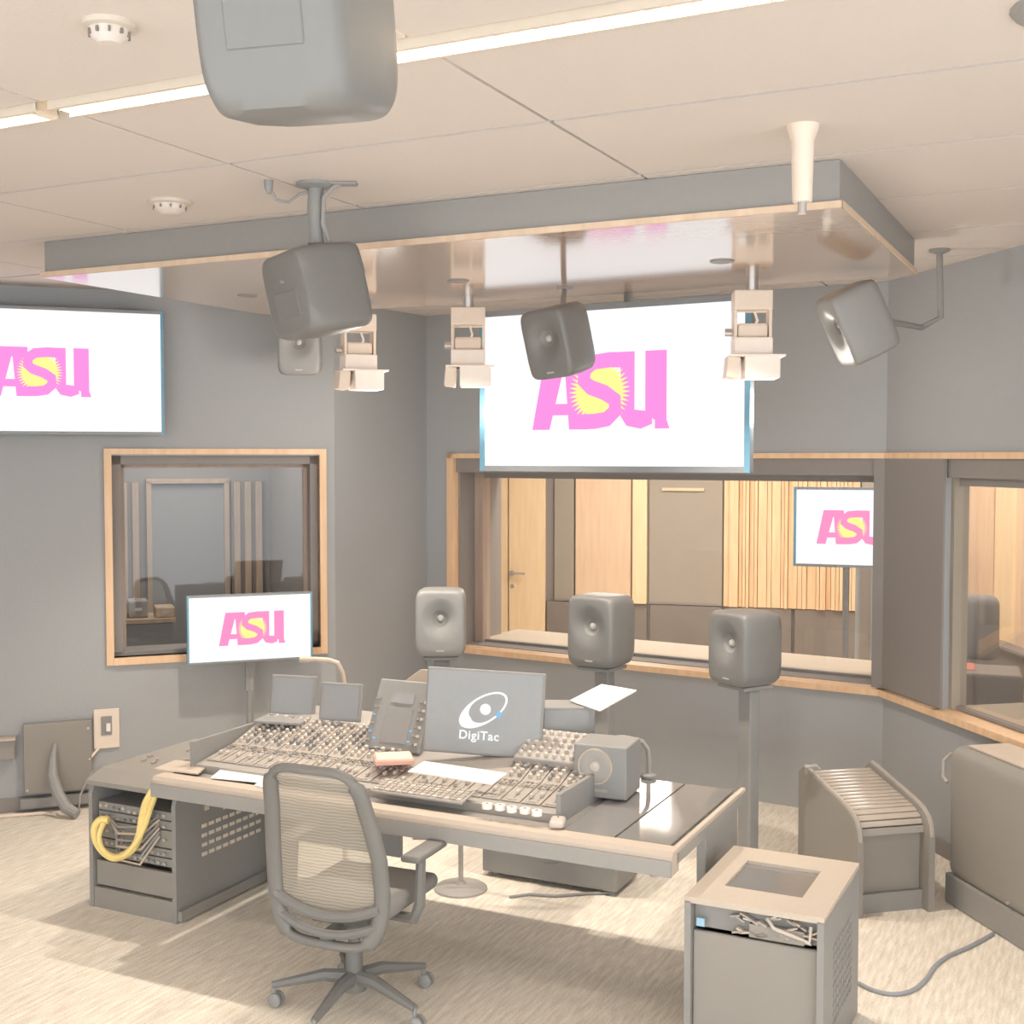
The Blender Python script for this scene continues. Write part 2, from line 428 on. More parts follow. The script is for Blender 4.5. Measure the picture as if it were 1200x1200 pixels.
b = B(); b.box((0, 0, .98), (.9, .4, .03)); b.done('shelf_board', 'boothw', kt)
b = B(); b.box((0, 0, .48), (.85, .36, .96)); b.done('base', 'black', kt)
for k in range(5):
    q = thing('equipment_case', 'small brown equipment case on the booth shelf, %s' % ['at the left end', 'second from the left end', 'in the middle', 'second from the right end', 'at the right end'][k], 'equipment', Lp(-.28 + k * .19, 1.45 + .05 * (k % 2), .995), LA, 'cases on the booth shelf')
    h = .08 + .05 * (k * 7 % 4)
    b = B(); b.box((0, 0, h / 2), (.14, .2, h), bev=.01); b.done('body', 'rackf' if k % 2 else 'boothw', q)
    b = B(); b.box((0, -.105, h / 2), (.05, .012, .02)); b.done('handle', 'steel', q)
for s, col in ((-.1, 0), (.9, 1)):
    pd = thing('ceiling_lamp', 'small round ceiling lamp glimpsed high in the booth, %s' % ('left one' if s < 0 else 'right one'), 'lamp', Lp(s + .2, 1.6, ZC - .75), LA)
    b = B(); b.lathe([(.05, 0), (.09, .02), (.09, .05), (.02, .07), (.015, .74)], n=16); b.done('housing', 'smoke', pd, smooth=True)
    b = B(); b.lathe([(.001, -.004), (.05, -.004), (.05, 0)], n=16); b.done('lens', 'downl', pd)
area('booth_fill', Lp(.5, 1.2, ZC - .15), 1.2, 26, (1, .96, .92))  # added fill lamp without a fixture, lifts the dark booth

# ================================================================== LIVE ROOM
F0 = Vector((-.75, 13.2, 0)); F1 = Vector((3.95, 11.74, 0)); fu = (F1 - F0).normalized(); fn = Vector((-fu.y, fu.x, 0))
S1 = Vector((4.1, 5.0, 0)); su = (S1 - F1).normalized(); sn = Vector((-su.y, su.x, 0))
b = B(); slab(b, F0, F1, 0, ZC, fn, 0, .12); struct(b, 'wall_far', 'reveal')
b = B(); slab(b, F1, S1, 0, ZC, sn, 0, .12); struct(b, 'wall_side', 'reveal')
b = B(); slab(b, Vector((-.75, 9.5, 0)), F0, 0, ZC, Vector((-1, 0, 0)), 0, .12); struct(b, 'wall_west', 'reveal')
b = B(); b.box((1.7, 11.75, ZC + .05), (5.6, 3.9, .1)); struct(b, 'ceiling_live_room', 'ceil')
WZ = .70
FA = math.atan2(fu.y, fu.x); SA = math.atan2(su.y, su.x)
def fs(px):
    p = wall_line(px, F0, F1); return (p - F0).dot(fu)
wn = thing('wainscot', 'dark panelled wainscot along the far side of the live room', 'wainscot', F0, FA)
for px0, px1 in ((641, 690), (692, 760), (762, 848), (850, 930), (932, 1010), (1012, 1068)):
    s0, s1 = fs(px0), fs(px1)
    b = B(); b.box(((s0 + s1) / 2, -.02, WZ / 2), (s1 - s0 - .012, .04, WZ), bev=.006, seg=1); b.done('wainscot_panel', 'wains', wn)
sw = thing('wainscot', 'dark panelled wainscot under the wood wall behind the right window', 'wainscot', F1, SA)
for k in range(5):
    b = B(); b.box((.66 + k * 1.2, -.03, WZ / 2), (1.19, .04, WZ), bev=.006, seg=1); b.done('wainscot_panel', 'wains', sw)
def wpanel(px0, px1, m, name, label, cat='wall panel', th=.04, boards=0):
    s0, s1 = fs(px0), fs(px1)
    t = thing(name, label, cat, F0 + fu * s0, FA)
    W_ = s1 - s0; z0 = WZ + .005; z1 = ZC - .01
    if not boards:
        b = B(); b.box((W_ / 2, -th / 2, (z0 + z1) / 2), (W_ - .01, th, z1 - z0), bev=.006, seg=1); b.done('face_panel', m, t)
        b = B(); b.box((W_ / 2, -th / 2, z0 + .01), (W_ - .012, th + .012, .02)); b.done('bottom_rail', 'reveal' if m == 'panel' else m, t)
    else:
        b = B(); b.box((W_ / 2, -.008, (z0 + z1) / 2), (W_, .016, z1 - z0)); b.done('backing', 'rib', t)
        x = 0; widths = []
        while x < W_ - .02:
            wd = random.choice((.035, .045, .06, .09)); wd = min(wd, W_ - x); dp = random.choice((.03, .05, .07))
            b = B(); b.box((x + wd / 2, -.016 - dp / 2, (z0 + z1) / 2), (wd - .006, dp, z1 - z0 - .004)); b.done('slat', 'rib', t)
            x += wd
    return t
# door leaf of the live room
s0 = fs(583); s1 = fs(640)
dt = setp(bpy.data.objects.new('door_1', None), kind='structure'); C.objects.link(dt); dt.location = F0 + fu * s0; dt.rotation_euler = (0, 0, FA)
lf = fs(597) - s0; Wd = s1 - s0
b = B(); b.box(((lf + Wd) / 2 + .004, -.03, 1.6), (Wd - lf - .008, .04, 3.2), bev=.004, seg=1); b.done('door_leaf', 'oak', dt)
b = B(); b.box((lf / 2 - .003, -.02, 1.6), (lf - .006, .04, 3.2)); b.done('side_panel', 'oak', dt)
b = B(); b.tube([(lf + .05, -.05, .98), (lf + .05, -.10, .98)], .028, 12); b.tube([(lf + .05, -.10, .98), (lf + .20, -.105, .98)], .012, 8); b.done('door_handle', 'steel', dt, smooth=True)
b = B(); b.tube([(lf + .05, -.045, .84), (lf + .05, -.06, .84)], .022, 12); b.done('lock', 'steel', dt)
wpanel(650, 674, 'panel', 'acoustic_panel', 'narrow tan acoustic panel beside the wood door of the live room')
wpanel(675, 741, 'oak2', 'timber_cladding', 'broad flat wood panel between two tan panels in the live room', th=.05)
wpanel(742, 760, 'oak', 'timber_cladding', 'narrow wood strip panel at the right edge of the broad flat one', th=.07)
ap = wpanel(761, 848, 'panel', 'acoustic_panel', 'broad tan acoustic panel left of the ribbed wood wall')
b = B(); b.box((.35, -.05, 1.87), (.42, .02, .03)); b.done('light_strip', 'oak2', ap)
wpanel(849, 1008, 'rib', 'ribbed_wood_panel', 'ribbed wood wall panel of uneven slats behind the live room screen', boards=1)
wpanel(1009, 1070, 'panel', 'acoustic_panel', 'tan acoustic panel at the far corner right of the ribbed wood')
# wood boards on the live room side wall
sb = thing('wood_panelling', 'smooth upright wood boards seen through the right hand window', 'wall panel', F1, SA)
for k in range(15):
    b = B(); b.box((.2 + k * .42, -.02 - .006 * (k % 2), (WZ + ZC) / 2), (.41, .04, ZC - WZ - .02), bev=.003, seg=1); b.done('board', ('oak2', 'oak', 'oak2')[k % 3], sb)
b = B(); b.box((3.1, -.1, WZ + .01), (6.0, .16, .02)); b.done('cap_rail', 'wains', sb)
# lit ceiling panels of the live room
for i, (x, y) in enumerate(((1.0, 11.0), (2.9, 10.2), (1.2, 9.2), (3.2, 8.2))):
    cl = thing('ceiling_light', 'recessed square ceiling light of the live room, %s' % ['far left', 'far right', 'near left', 'near right'][i], 'ceiling light', (x, y, ZC), 0, 'live room ceiling lights')
    b = B(); b.box((0, 0, -.01), (.6, .6, .02)); b.done('frame', 'white', cl)
    b = B(); b.box((0, 0, -.023), (.54, .54, .006)); b.done('diffuser', 'tvw', cl)
    area('ceiling_lamp_glow', (x, y, ZC - .04), .54, 38, (1, .95, .88))
# added glowing panel, hidden behind the television, makes the bright reflection in the desk glass
s0, s1 = fs(672), fs(793)
lp = thing('added_glow_panel', 'added glowing panel hidden behind the hanging television, mirrored in the desk glass', 'added light', F0 + fu * s0, FA)
b = B(); b.box(((s1 - s0) / 2, -.14, 2.62), (s1 - s0, .06, .86), bev=.01); b.done('housing', 'white', lp)
b = B(); b.box(((s1 - s0) / 2, -.174, 2.62), (s1 - s0 - .05, .006, .8)); b.done('diffuser', 'addglow', lp)

# ================================================================== SCREENS
def S_poly():
    # slanted block letters on a 5.0 x 2.5 grid
    sun_c = (2.5, 1.2)
    A = [[(0, 0), (.66, 0), (1.32, 2.5), (.5, 2.5)], [(1.40, 0), (2.12, 0), (1.95, 2.5), (1.2, 2.5)], [(.6, .48), (1.6, .48), (1.6, .86), (.6, .86)], [(.5, 2.0), (1.95, 2.0), (1.95, 2.5), (.5, 2.5)]]
    U = [[(3.28, .42), (3.78, .62), (3.78, 2.5), (3.28, 2.5)], [(4.16, .5), (4.9, .0), (4.9, 2.5), (4.16, 2.5)], [(3.28, .42), (3.5, .1), (4.0, 0), (4.4, .15), (4.4, .55), (3.78, .62)], [(4.5, 0), (5.0, 0), (4.9, .3), (4.5, .3)]]
    return A, U
def asu(parent, w, h, cx, cz, ysurf, pinkm, s):
    """lettering on a screen; face plane is x-z at y = ysurf (towards -y)"""
    A, U = S_poly()
    def put(b, polys, y0, y1):
        for p in polys: b.prism([(cx + (x - 2.5) * s, cz + (z - 1.25) * s) for x, z in p], y0, y1, lambda x, z, y: (x, y, z))
    b = B(); put(b, A, ysurf - .0008, ysurf - .0002)
    put(b, U, ysurf - .0008, ysurf - .0002)
    b.done('lettering', pinkm, parent, label='magenta letters A and U')
    # sunburst
    n = 44; pts = []
    for k in range(n * 2):
        a = PI * k / n; r = (1.12 if k % 2 == 0 else .82)
        pts.append((2.52 + r * math.cos(a), 1.22 + r * math.sin(a)))
    b = B(); cen = b.b.verts.new((cx + (2.52 - 2.5) * s, ysurf - .0012, cz + (1.22 - 1.25) * s))
    vv = [b.b.verts.new((cx + (x - 2.5) * s, ysurf - .0012, cz + (z - 1.25) * s)) for x, z in pts]
    for i in range(len(vv)): b.face((cen, vv[i], vv[(i + 1) % len(vv)]))
    b.done('sunburst', 'yel', parent, label='yellow sunburst')
    S = [(3.42, 2.24), (2.9, 2.26), (2.3, 2.2), (1.98, 1.95), (1.95, 1.6), (2.2, 1.38), (2.7, 1.2), (3.08, .95), (3.1, .6), (2.8, .33), (2.35, .26), (1.6, .25)]
    b = B(); prev = None; hw = .25
    for i, (x, z) in enumerate(S):
        x0, z0 = S[max(0, i - 1)]; x1, z1 = S[min(len(S) - 1, i + 1)]
        t = Vector((x1 - x0, z1 - z0)).normalized(); nn = Vector((-t.y, t.x)) * hw
        a = b.b.verts.new((cx + (x + nn.x - 2.5) * s, ysurf - .0018, cz + (z + nn.y - 1.25) * s))
        c = b.b.verts.new((cx + (x - nn.x - 2.5) * s, ysurf - .0018, cz + (z - nn.y - 1.25) * s))
        if prev: b.face((prev[0], a, c, prev[1]))
        prev = (a, c)
    b.done('letter_s', pinkm, parent, label='magenta letter S')
def tv(label, p_left, p_right, z0, z1, logo=None, bez=.018, name='television', depth=.05, cat='television', pinkm='pink', group=None):
    """screen between two ground points (left, right as seen), z0..z1 outer size"""
    pl, pr = V2(p_left), V2(p_right); u = (pr - pl).normalized(); W_ = (pr - pl).length; a = math.atan2(u.y, u.x)
    t = thing(name, label, cat, (pl + pr) / 2 + Vector((0, 0, z0)), a, group)
    hh = z1 - z0
    b = B(); b.box((0, depth / 2 + .002, hh / 2), (W_, depth, hh), bev=.006); b.done('housing', 'bez', t)
    for x in (-1, 1): b = B(); b.box((x * (W_ / 2 - bez / 2), -.003, hh / 2), (bez, .012, hh)); b.done('bezel', 'bezb', t)
    for z in (bez / 2, hh - bez / 2): b = B(); b.box((0, -.003, z), (W_ - 2 * bez, .012, bez)); b.done('bezel', 'bez', t)
    b = B(); b.box((0, 0, hh / 2), (W_ - 2 * bez, .003, hh - 2 * bez)); b.done('screen', 'tvw', t)
    if logo: cxr, czr, s = logo; asu(t, W_, hh, cxr, czr, -.0016, pinkm, s)
    return t
# hanging big screen in front of the back wall
pl = P(563, 450, d=7.0); pr = P(880, 450, d=6.2)
def X0(v): return Vector((v.x, v.y, 0))
t = tv('large hanging television over the live room window, magenta and yellow letters on white', X0(pl), X0(pr), 2.118, 3.012, logo=(-.05, .432, .163), bez=.03)
b = B(); b.box((0, .10, .5), (.5, .1, .4)); b.tube([(0, .15, .6), (0, .26, .8), (0, .26, 1.115)], .025, 10); b.box((0, .26, 1.116), (.2, .14, .012)); b.done('ceiling_bracket', 'black', t)
# left wall screen
pr = X0(P(192, 440, d=7.72)); ul = (LW1 - LW2).normalized(); pl = pr + ul * 1.36
t = tv('television at the upper left on the dark wall above the booth window, magenta letters', pl, pr, 2.335, 3.10, logo=(-.045, .375, .118), bez=.018)
b = B(); b.box((0, .08, .38), (.5, .08, .4)); b.done('wall_bracket', 'black', t)
# small screen in front of the booth window
pc = (LW2 - LW1).normalized()
pl = X0(P(219, 730, d=7.73)); pr = pl + pc * .795
t = tv('small television below the booth window with pink letters on white', pl, pr, .885, 1.32, logo=(.01, .215, .0845), bez=.012, pinkm='pinks')
b = B(); b.box((0, .06, .1), (.1, .05, .06)); b.box((0, .09, .10), (.3, .02, .1)); b.box((0, .075, -.05), (.05, .03, .3)); b.tube([(0, .075, -.86), (0, .075, -.05)], .018, 10); b.box((0, .075, -.872), (.36, .24, .02)); b.done('floor_stand', 'black', t)
# live room screen on a stand, partly behind the pillar
pl = P(930, 610, d=9.0); pr = P(1075, 610, d=8.7)
t = tv('television on a tall stand inside the live room, cut off by the dark pillar', X0(pl), X0(pr), 1.40, 1.98, logo=(-.02, .29, .098), bez=.02, pinkm='pinks')
b = B(); b.tube([(-.06, .08, -1.38), (-.06, .08, .3)], .025, 10); b.box((-.06, .06, .28), (.3, .04, .2)); b.done('stand_pole', 'black', t)
b = B(); b.box((-.06, .08, -1.385), (.7, .5, .025), bev=.01); b.done('stand_base', 'black', t)
# second stand behind it: equipment tower
eq = thing('equipment_tower', 'slim dark upright tower behind the live room television stand', 'equipment', X0(P(1014, 700, d=10.6)), FA)
b = B(); b.box((0, 0, .95), (.16, .3, 1.9), bev=.02); b.done('body', 'black', eq)
b = B(); b.box((0, -.155, 1.0), (.08, .01, 1.5)); b.done('front_strip', 'wains', eq)
# live room armchair and small things by the right window
ch = thing('armchair', 'dark rounded armchair in the live room behind the right window', 'chair', X0(P(1124, 740, d=8.6)) + Vector((0, 0, 0)), math.radians(-30))
b = B(); b.box((0, .1, 1.0), (.5, .14, .46), bev=.09, seg=4); b.done('backrest', 'seat', ch, smooth=True)
b = B(); b.box((0, -.12, .66), (.52, .5, .16), bev=.05, seg=3); b.done('seat', 'seat', ch, smooth=True)
for x in (-1, 1):
    for y in (-.3, .1):
        b = B(); b.tube([(x * .2, y, .6), (x * .24, y, 0)], .018, 8); b.done('leg', 'black', ch)
pc2 = thing('studio_console', 'low live room console with a red light, behind the armchair window', 'console', X0(P(1128, 800, d=7.9)), math.radians(-20))
b = B(); b.box((.1, 0, .42), (.5, .4, .84), bev=.02); b.done('body', 'wains', pc2)
b = B(); b.box((-.02, -.05, .86), (.18, .08, .03)); b.done('indicator', 'ledr', pc2)

# ================================================================== CANOPY
cz0, cz1 = 3.067, ZC
cn = thing('ceiling_canopy', 'large suspended grey canopy with glossy wood underside above the desk', 'canopy', D(-.785, .165, 0), RZ)
CWd, CD = 3.80, 1.77
b = B(); b.box((CWd / 2, CD / 2, cz0 + .012), (CWd + .02, CD + .02, .024)); b.done('underside_panel', 'canopy', cn)
for nm, c, d in (('fascia', (CWd / 2, .012, (cz0 + cz1) / 2 + .008), (CWd, .024, cz1 - cz0 - .02)), ('fascia', (CWd / 2, CD - .012, (cz0 + cz1) / 2 + .008), (CWd, .024, cz1 - cz0 - .02)),
                 ('fascia', (.012, CD / 2, (cz0 + cz1) / 2 + .008), (.024, CD - .05, cz1 - cz0 - .02)), ('fascia', (CWd - .012, CD / 2, (cz0 + cz1) / 2 + .008), (.024, CD - .05, cz1 - cz0 - .02))):
    b = B(); b.box(c, d); b.done(nm, 'fascia', cn)
for c, d in (((CWd / 2, -.012, cz0 + .014), (CWd + .03, .006, .024)), ((CWd + .012, CD / 2, cz0 + .014), (.006, CD + .03, .024)), ((CWd / 2, CD + .012, cz0 + .014), (CWd + .03, .006, .024))):
    b = B(); b.box(c, d); b.done('edge_strip', 'edge', cn)
for i, (px, py) in enumerate(((290, 346), (537, 329), (846, 306))):
    p = P(px, py, z=cz0)
    dl = thing('downlight', 'small recessed downlight in the canopy underside, %s' % ['behind the left hanging speaker', 'above the middle of the desk', 'toward the right corner'][i], 'downlight', (p.x, p.y, cz0), RZ, 'canopy downlights')
    b = B(); b.lathe([(.030, -.002), (.048, -.006), (.054, -.004), (.054, 0.0)], n=24, cap=False); b.done('trim_ring', 'knobd', dl, smooth=True)
    b = B(); b.lathe([(.001, -.0015), (.034, -.0025), (.034, 0)], n=20); b.done('lens', 'knobd', dl)
    spot('downlight_beam', (p.x, p.y, cz0 - .03), 125, WARM, 100, .6)
# white drop post at the canopy front
p = P(941, 147, z=ZC)
dp = thing('drop_post', 'white ceiling post hanging in front of the canopy corner', 'ceiling mount', (p.x, p.y, ZC), RZ)
b = B(); b.lathe([(.052, 0), (.05, -.012), (.036, -.05), (.031, -.235), (.028, -.24)], n=20); b.done('post', 'white2', dp, smooth=True)
b = B(); b.lathe([(.014, -.24), (.014, -.275)], n=12); b.done('collar', 'steel', dp)

# ================================================================== CEILING THINGS
lights = []
def linear_light(x0, x1, y, label):
    t = thing('linear_light', label, 'ceiling light', D(x0, y, ZC), RZ, 'slim louvred ceiling lights')
    L = x1 - x0
    b = B()
    for s in (-1, 1): b.box((L / 2, s * .043, .0), (L, .012, .05))
    b.box((L / 2, 0, .05), (L, .1, .006)); b.box((0.003, 0, .01), (.006, .09, .05)); b.box((L - .003, 0, .01), (.006, .09, .05))
    b.done('trough', 'louv', t)
    b = B(); b.tube([(.03, 0, .026), (L - .03, 0, .026)], .014, 10); b.done('tube', 'tube', t)
    b = B()
    k = .04
    while k < L:
        b.box((k, 0, -.012), (.006, .074, .030), rot=(0, .5, 0)); k += .055
    b.done('louvre', 'louv', t, kind='stuff')
    return t
for ly, nm in ((-1.515, 'row ahead of the camera'), (-4.76, 'row above the camera')):
    for i, (x0, x1) in enumerate(((-4.0, -1.49), (-1.46, 1.02), (1.07, 3.54), (3.57, 6.0))):
        c = D((x0 + x1) / 2, ly)
        if c.x < -4.6 or c.x > 4: continue
        linear_light(x0, x1, ly, 'slim louvred ceiling light, %s, %s section' % (nm, ['far left', 'left', 'right', 'far right'][i]))
for i, (px, py, r) in enumerate(((199, 236, .085), (128, 27, .06))):
    p = P(px, py, z=ZC)
    sd = thing('smoke_detector', ['round ceiling detector just left of the hanging speaker mount', 'flat ceiling detector nearest the upper left corner'][i], 'detector', (p.x, p.y, ZC), 0)
    b = B(); b.lathe([(r * 1.05, 0), (r * 1.02, -.012), (r * .8, -.016)], n=28); b.done('base', 'smoke', sd, smooth=True)
    b = B(); b.lathe([(r * .8, -.014), (r * .72, -.035), (r * .45, -.05), (r * .001, -.052)], n=28); b.done('dome', 'ceil', sd, smooth=True)
    b = B()
    for k in range(10):
        a = k * 2 * PI / 10; b.box((r * .74 * math.cos(a), r * .74 * math.sin(a), -.027), (.012, .006, .012), rot=(0, 0, a))
    b.done('vent_slots', 'grid', sd)
p = P(1199, 18, z=ZC)
cvn = thing('ceiling_vent', 'grey edged ceiling vent at the upper right corner', 'vent', D(*( (p - DO).dot(E1) + .12, (p - DO).dot(E2) - .02), ZC), RZ)
b = B(); b.lathe([(.15, 0), (.14, -.012), (.09, -.018), (.06, -.006)], n=24); b.done('ring', 'fascia', cvn, smooth=True)
b = B(); b.lathe([(.001, -.01), (.06, -.01), (.06, 0)], n=20); b.done('grille', 'knobd', cvn)

# ================================================================== SPEAKERS
def selr(a, c, n, k, y, cx=0, cz=0):
    out = []
    for i in range(n):
        t = 2 * PI * (i + .5) / n; co, si = math.cos(t), math.sin(t)
        out.append(Vector((cx + a * math.copysign(abs(co) ** (2 / k), co), y, cz + c * math.copysign(abs(si) ** (2 / k), si))))
    return out
def speaker(label, loc, rot, w, d, h, m='spk', group=None, name='studio_speaker', dish=.36, origin='center', power_led=False, extra_parts=None):
    """rounded one-body monitor, front towards -y, centre (or bottom) at loc"""
    t = thing(name, label, 'speaker', loc, 0, group, rot=rot)
    oz = h / 2 if origin == 'bottom' else 0
    n = 56; a, c = w / 2, h / 2
    rs = [selr(a * .80, c * .84, n, 6, d / 2, 0, oz), selr(a * .90, c * .93, n, 6, d * .475, 0, oz), selr(a * .96, c * .985, n, 7, d * .35, 0, oz), selr(a, c, n, 8, -d * .05, 0, oz),
          selr(a * .995, c * .995, n, 7, -d * .38, 0, oz), selr(a * .965, c * .97, n, 6.5, -d * .465, 0, oz), selr(a * .90, c * .92, n, 6, -d * .497, 0, oz)]
    R = w * dish; zc = oz + h * .07
    for f_ in (.35, .75):
        e = selr(a * .90, c * .92, n, 6, -d * .498, 0, oz); q = [Vector((R * math.cos(2 * PI * (i + .5) / n), -d * .497, zc + R * 1.12 * math.sin(2 * PI * (i + .5) / n))) for i in range(n)]
        rs.append([e[i].lerp(q[i], f_) for i in range(n)])
    for rr, yy in ((1, -.495), (.82, -.468), (.62, -.43), (.45, -.39)):
        rs.append([Vector((R * rr * math.cos(2 * PI * (i + .5) / n), d * yy, zc + R * (1 + .12 * rr) * rr * math.sin(2 * PI * (i + .5) / n))) for i in range(n)])
    b = B(); b.rings(rs, True, True, False); b.done('cabinet', m, t, smooth=True, ang=50)
    b = B(); b.lathe([(R * .47, -d * .39), (R * .40, -d * .365), (R * .2, -d * .335), (R * .18, -d * .33)], c=(0, 0, zc), n=28, axis='Y', cap=False); b.done('cone', 'spkd', t, smooth=True)
    b = B(); b.lathe([(R * .2, -d * .33), (R * .17, -d * .36), (R * .1, -d * .385), (R * .001, -d * .39)], c=(0, 0, zc), n=20, axis='Y', cap=False); b.done('dome', 'dome', t, smooth=True)
    b = B(); b.box((0, -d * .488, oz - h * .40), (w * .16, .006, .008)); b.done('badge', 'dome', t)
    b = B(); b.box((0, d * .5, oz - h * .12), (w * .5, .006, h * .3), bev=.002, seg=1); b.done('rear_panel', m, t)
    b = B(); b.lathe([(.001, d * .5 + .008), (.008, d * .5 + .008), (.009, d * .5)], c=(0, 0, oz + h * .15), n=12, axis='Y'); b.done('mounting_screw', 'black', t)
    return t
def face(yaw, tilt=0): return (tilt, 0, yaw)   # yaw 0 = front towards the camera side (-y)

# three monitors on floor stands before the live room window
for i, (px, pyt, pyb, d0, yaw, lab, mm) in enumerate((
        (516.5, 683, 769, 7.15, .0, 'grey studio monitor on a stand left of the live room window', 'spkl'),
        (706.5, 690, 782, 6.66, -.62, 'dark studio monitor on the middle stand before the live room window', 'spk'),
        (876.5, 709, 804, 6.32, -1.0, 'dark studio monitor on the right stand, its side toward the viewer', 'spk'))):
    top = P(px, pyt + 6, d=d0); bot = P(px, pyb, d=d0 - .08); h = top.z - bot.z; 
    speaker(lab, (bot.x, d0, bot.z), face(yaw), .288, .27, h, mm, origin='bottom')
    st = thing('speaker_stand', 'dark pillar stand under the %s studio monitor' % ['left', 'middle', 'right'][i], 'speaker stand', (bot.x, d0, 0), yaw, None)
    b = B(); b.box((0, 0, .012), (.32, .32, .024), bev=.008); b.done('base', 'black', st)
    b = B(); b.box((0, .03, (bot.z - .03) / 2), (.09, .07, bot.z - .04), bev=.01); b.done('pole', 'black', st)
    b = B(); b.box((0, 0, bot.z - .012), (.2, .2, .02), bev=.004); b.done('top_plate', 'black', st)

# hanging speakers
def mount(parent_loc, top_z, pts, label, r=.016, flange=.06, mat='black'):
    t = thing('ceiling_mount', label, 'ceiling mount', (parent_loc[0], parent_loc[1], top_z), 0)
    b = B(); b.lathe([(flange, 0), (flange, -.012), (flange * .6, -.02)], n=20); b.done('flange', mat, t)
    b = B(); b.tube([Vector(p) - Vector((parent_loc[0], parent_loc[1], top_z)) for p in pts], r, 10); b.done('rod', mat, t, smooth=True)
    return t
# nearest one, upper left, seen from behind and below
p = P(344, 20, d=2.05)
speaker('large near speaker hanging from the ceiling at the upper left, cut by the frame', (p.x, p.y, 2.985), (math.radians(-12), 0, PI - .25), .262, .27, .46)
mount((p.x + .02, p.y + .0), ZC, [(p.x + .02, p.y, ZC), (p.x + .02, p.y, 3.2)], 'short ceiling mount on top of the nearest hanging speaker')
# second one with cable and mount
p = P(371, 342, d=4.75)
speaker('dark speaker hanging from the ceiling in front of the canopy', (p.x, p.y, p.z), (math.radians(-10), math.radians(6), math.radians(133)), .30, .285, .33)
q = P(372, 224, z=ZC)
mt = mount((p.x, p.y), ZC, [(p.x, p.y, ZC), (p.x, p.y, p.z + .15)], 'black ceiling mount with looped cable above the speaker in front of the canopy', r=.022, flange=.075)
b = B(); b.lathe([(.03, -.02), (.034, -.1), (.026, -.2), (.032, -.23)], n=14); b.done('sleeve', 'black', mt, smooth=True)
cb = B(); cb.tube([(-.17, -.05, .0), (-.165, -.05, -.03), (-.145, -.04, -.07), (-.10, -.02, -.075), (-.06, 0, -.04), (-.02, .0, -.03)], .006, 8); cb.done('cable', 'cable', mt, smooth=True)
b = B(); b.lathe([(.018, 0), (.016, -.03), (.006, -.05)], c=(-.17, -.05, 0), n=12); b.done('cable_gland', 'black', mt, smooth=True)
cb = B(); cb.tube([(.10, -.02, -.004), (.07, -.03, -.02), (.035, -.035, -.06), (.03, -.03, -.16), (.06, -.02, -.24), (.13, .0, -.27), (.17, 0, -.30), (.18, 0, -.34)], .009, 8); cb.done('cable', 'cable', mt, smooth=True)
b = B(); b.box((.11, -.02, -.006), (.10, .05, .012), bev=.004); b.done('junction_plate', 'black', mt)
# shallow tray beneath it
tr_ = None
# small front one on the dark wall
p = P(352, 405, d=7.75)
speaker('small grey speaker high on the dark wall behind the hanging one', (p.x, p.y, p.z), face(.05, math.radians(8)), .265, .22, .36, 'spkl')
mt = mount((p.x, p.y + .02), ZC, [(p.x, p.y + .02, ZC), (p.x, p.y + .06, p.z + .1)], 'thin ceiling mount of the small speaker on the dark wall', r=.012, flange=.04)
# one under the canopy edge, in front of the big screen
p = P(655, 399, d=5.84)
speaker('dark speaker hanging in front of the big television, over its letter A', (p.x, p.y, p.z), (math.radians(14), math.radians(-4), math.radians(-38)), .25, .235, .33)
mt = mount((p.x + .05, p.y + .55), cz0, [(p.x + .05, p.y + .55, cz0), (p.x + .04, p.y + .45, cz0 - .06), (p.x + .02, p.y + .05, p.z + .13)], 'short mount under the canopy holding the speaker before the big television', r=.014, flange=.04)
# right one with an angled face
p = P(1005, 378, d=5.75)
speaker('grey speaker hanging at the right, its pale round driver facing the desk', (p.x, p.y, p.z), (math.radians(26), math.radians(4), math.radians(-84)), .235, .24, .345, 'spkl')
q = P(1101, 292, z=ZC)
mt = mount((q.x, q.y), ZC, [(q.x, q.y, ZC), (q.x + .01, q.y, 2.9), (q.x - .08, q.y + .02, 2.85), (p.x + .12, p.y + .06, 2.84)], 'black ceiling arm reaching to the right hanging speaker', r=.016, flange=.05)

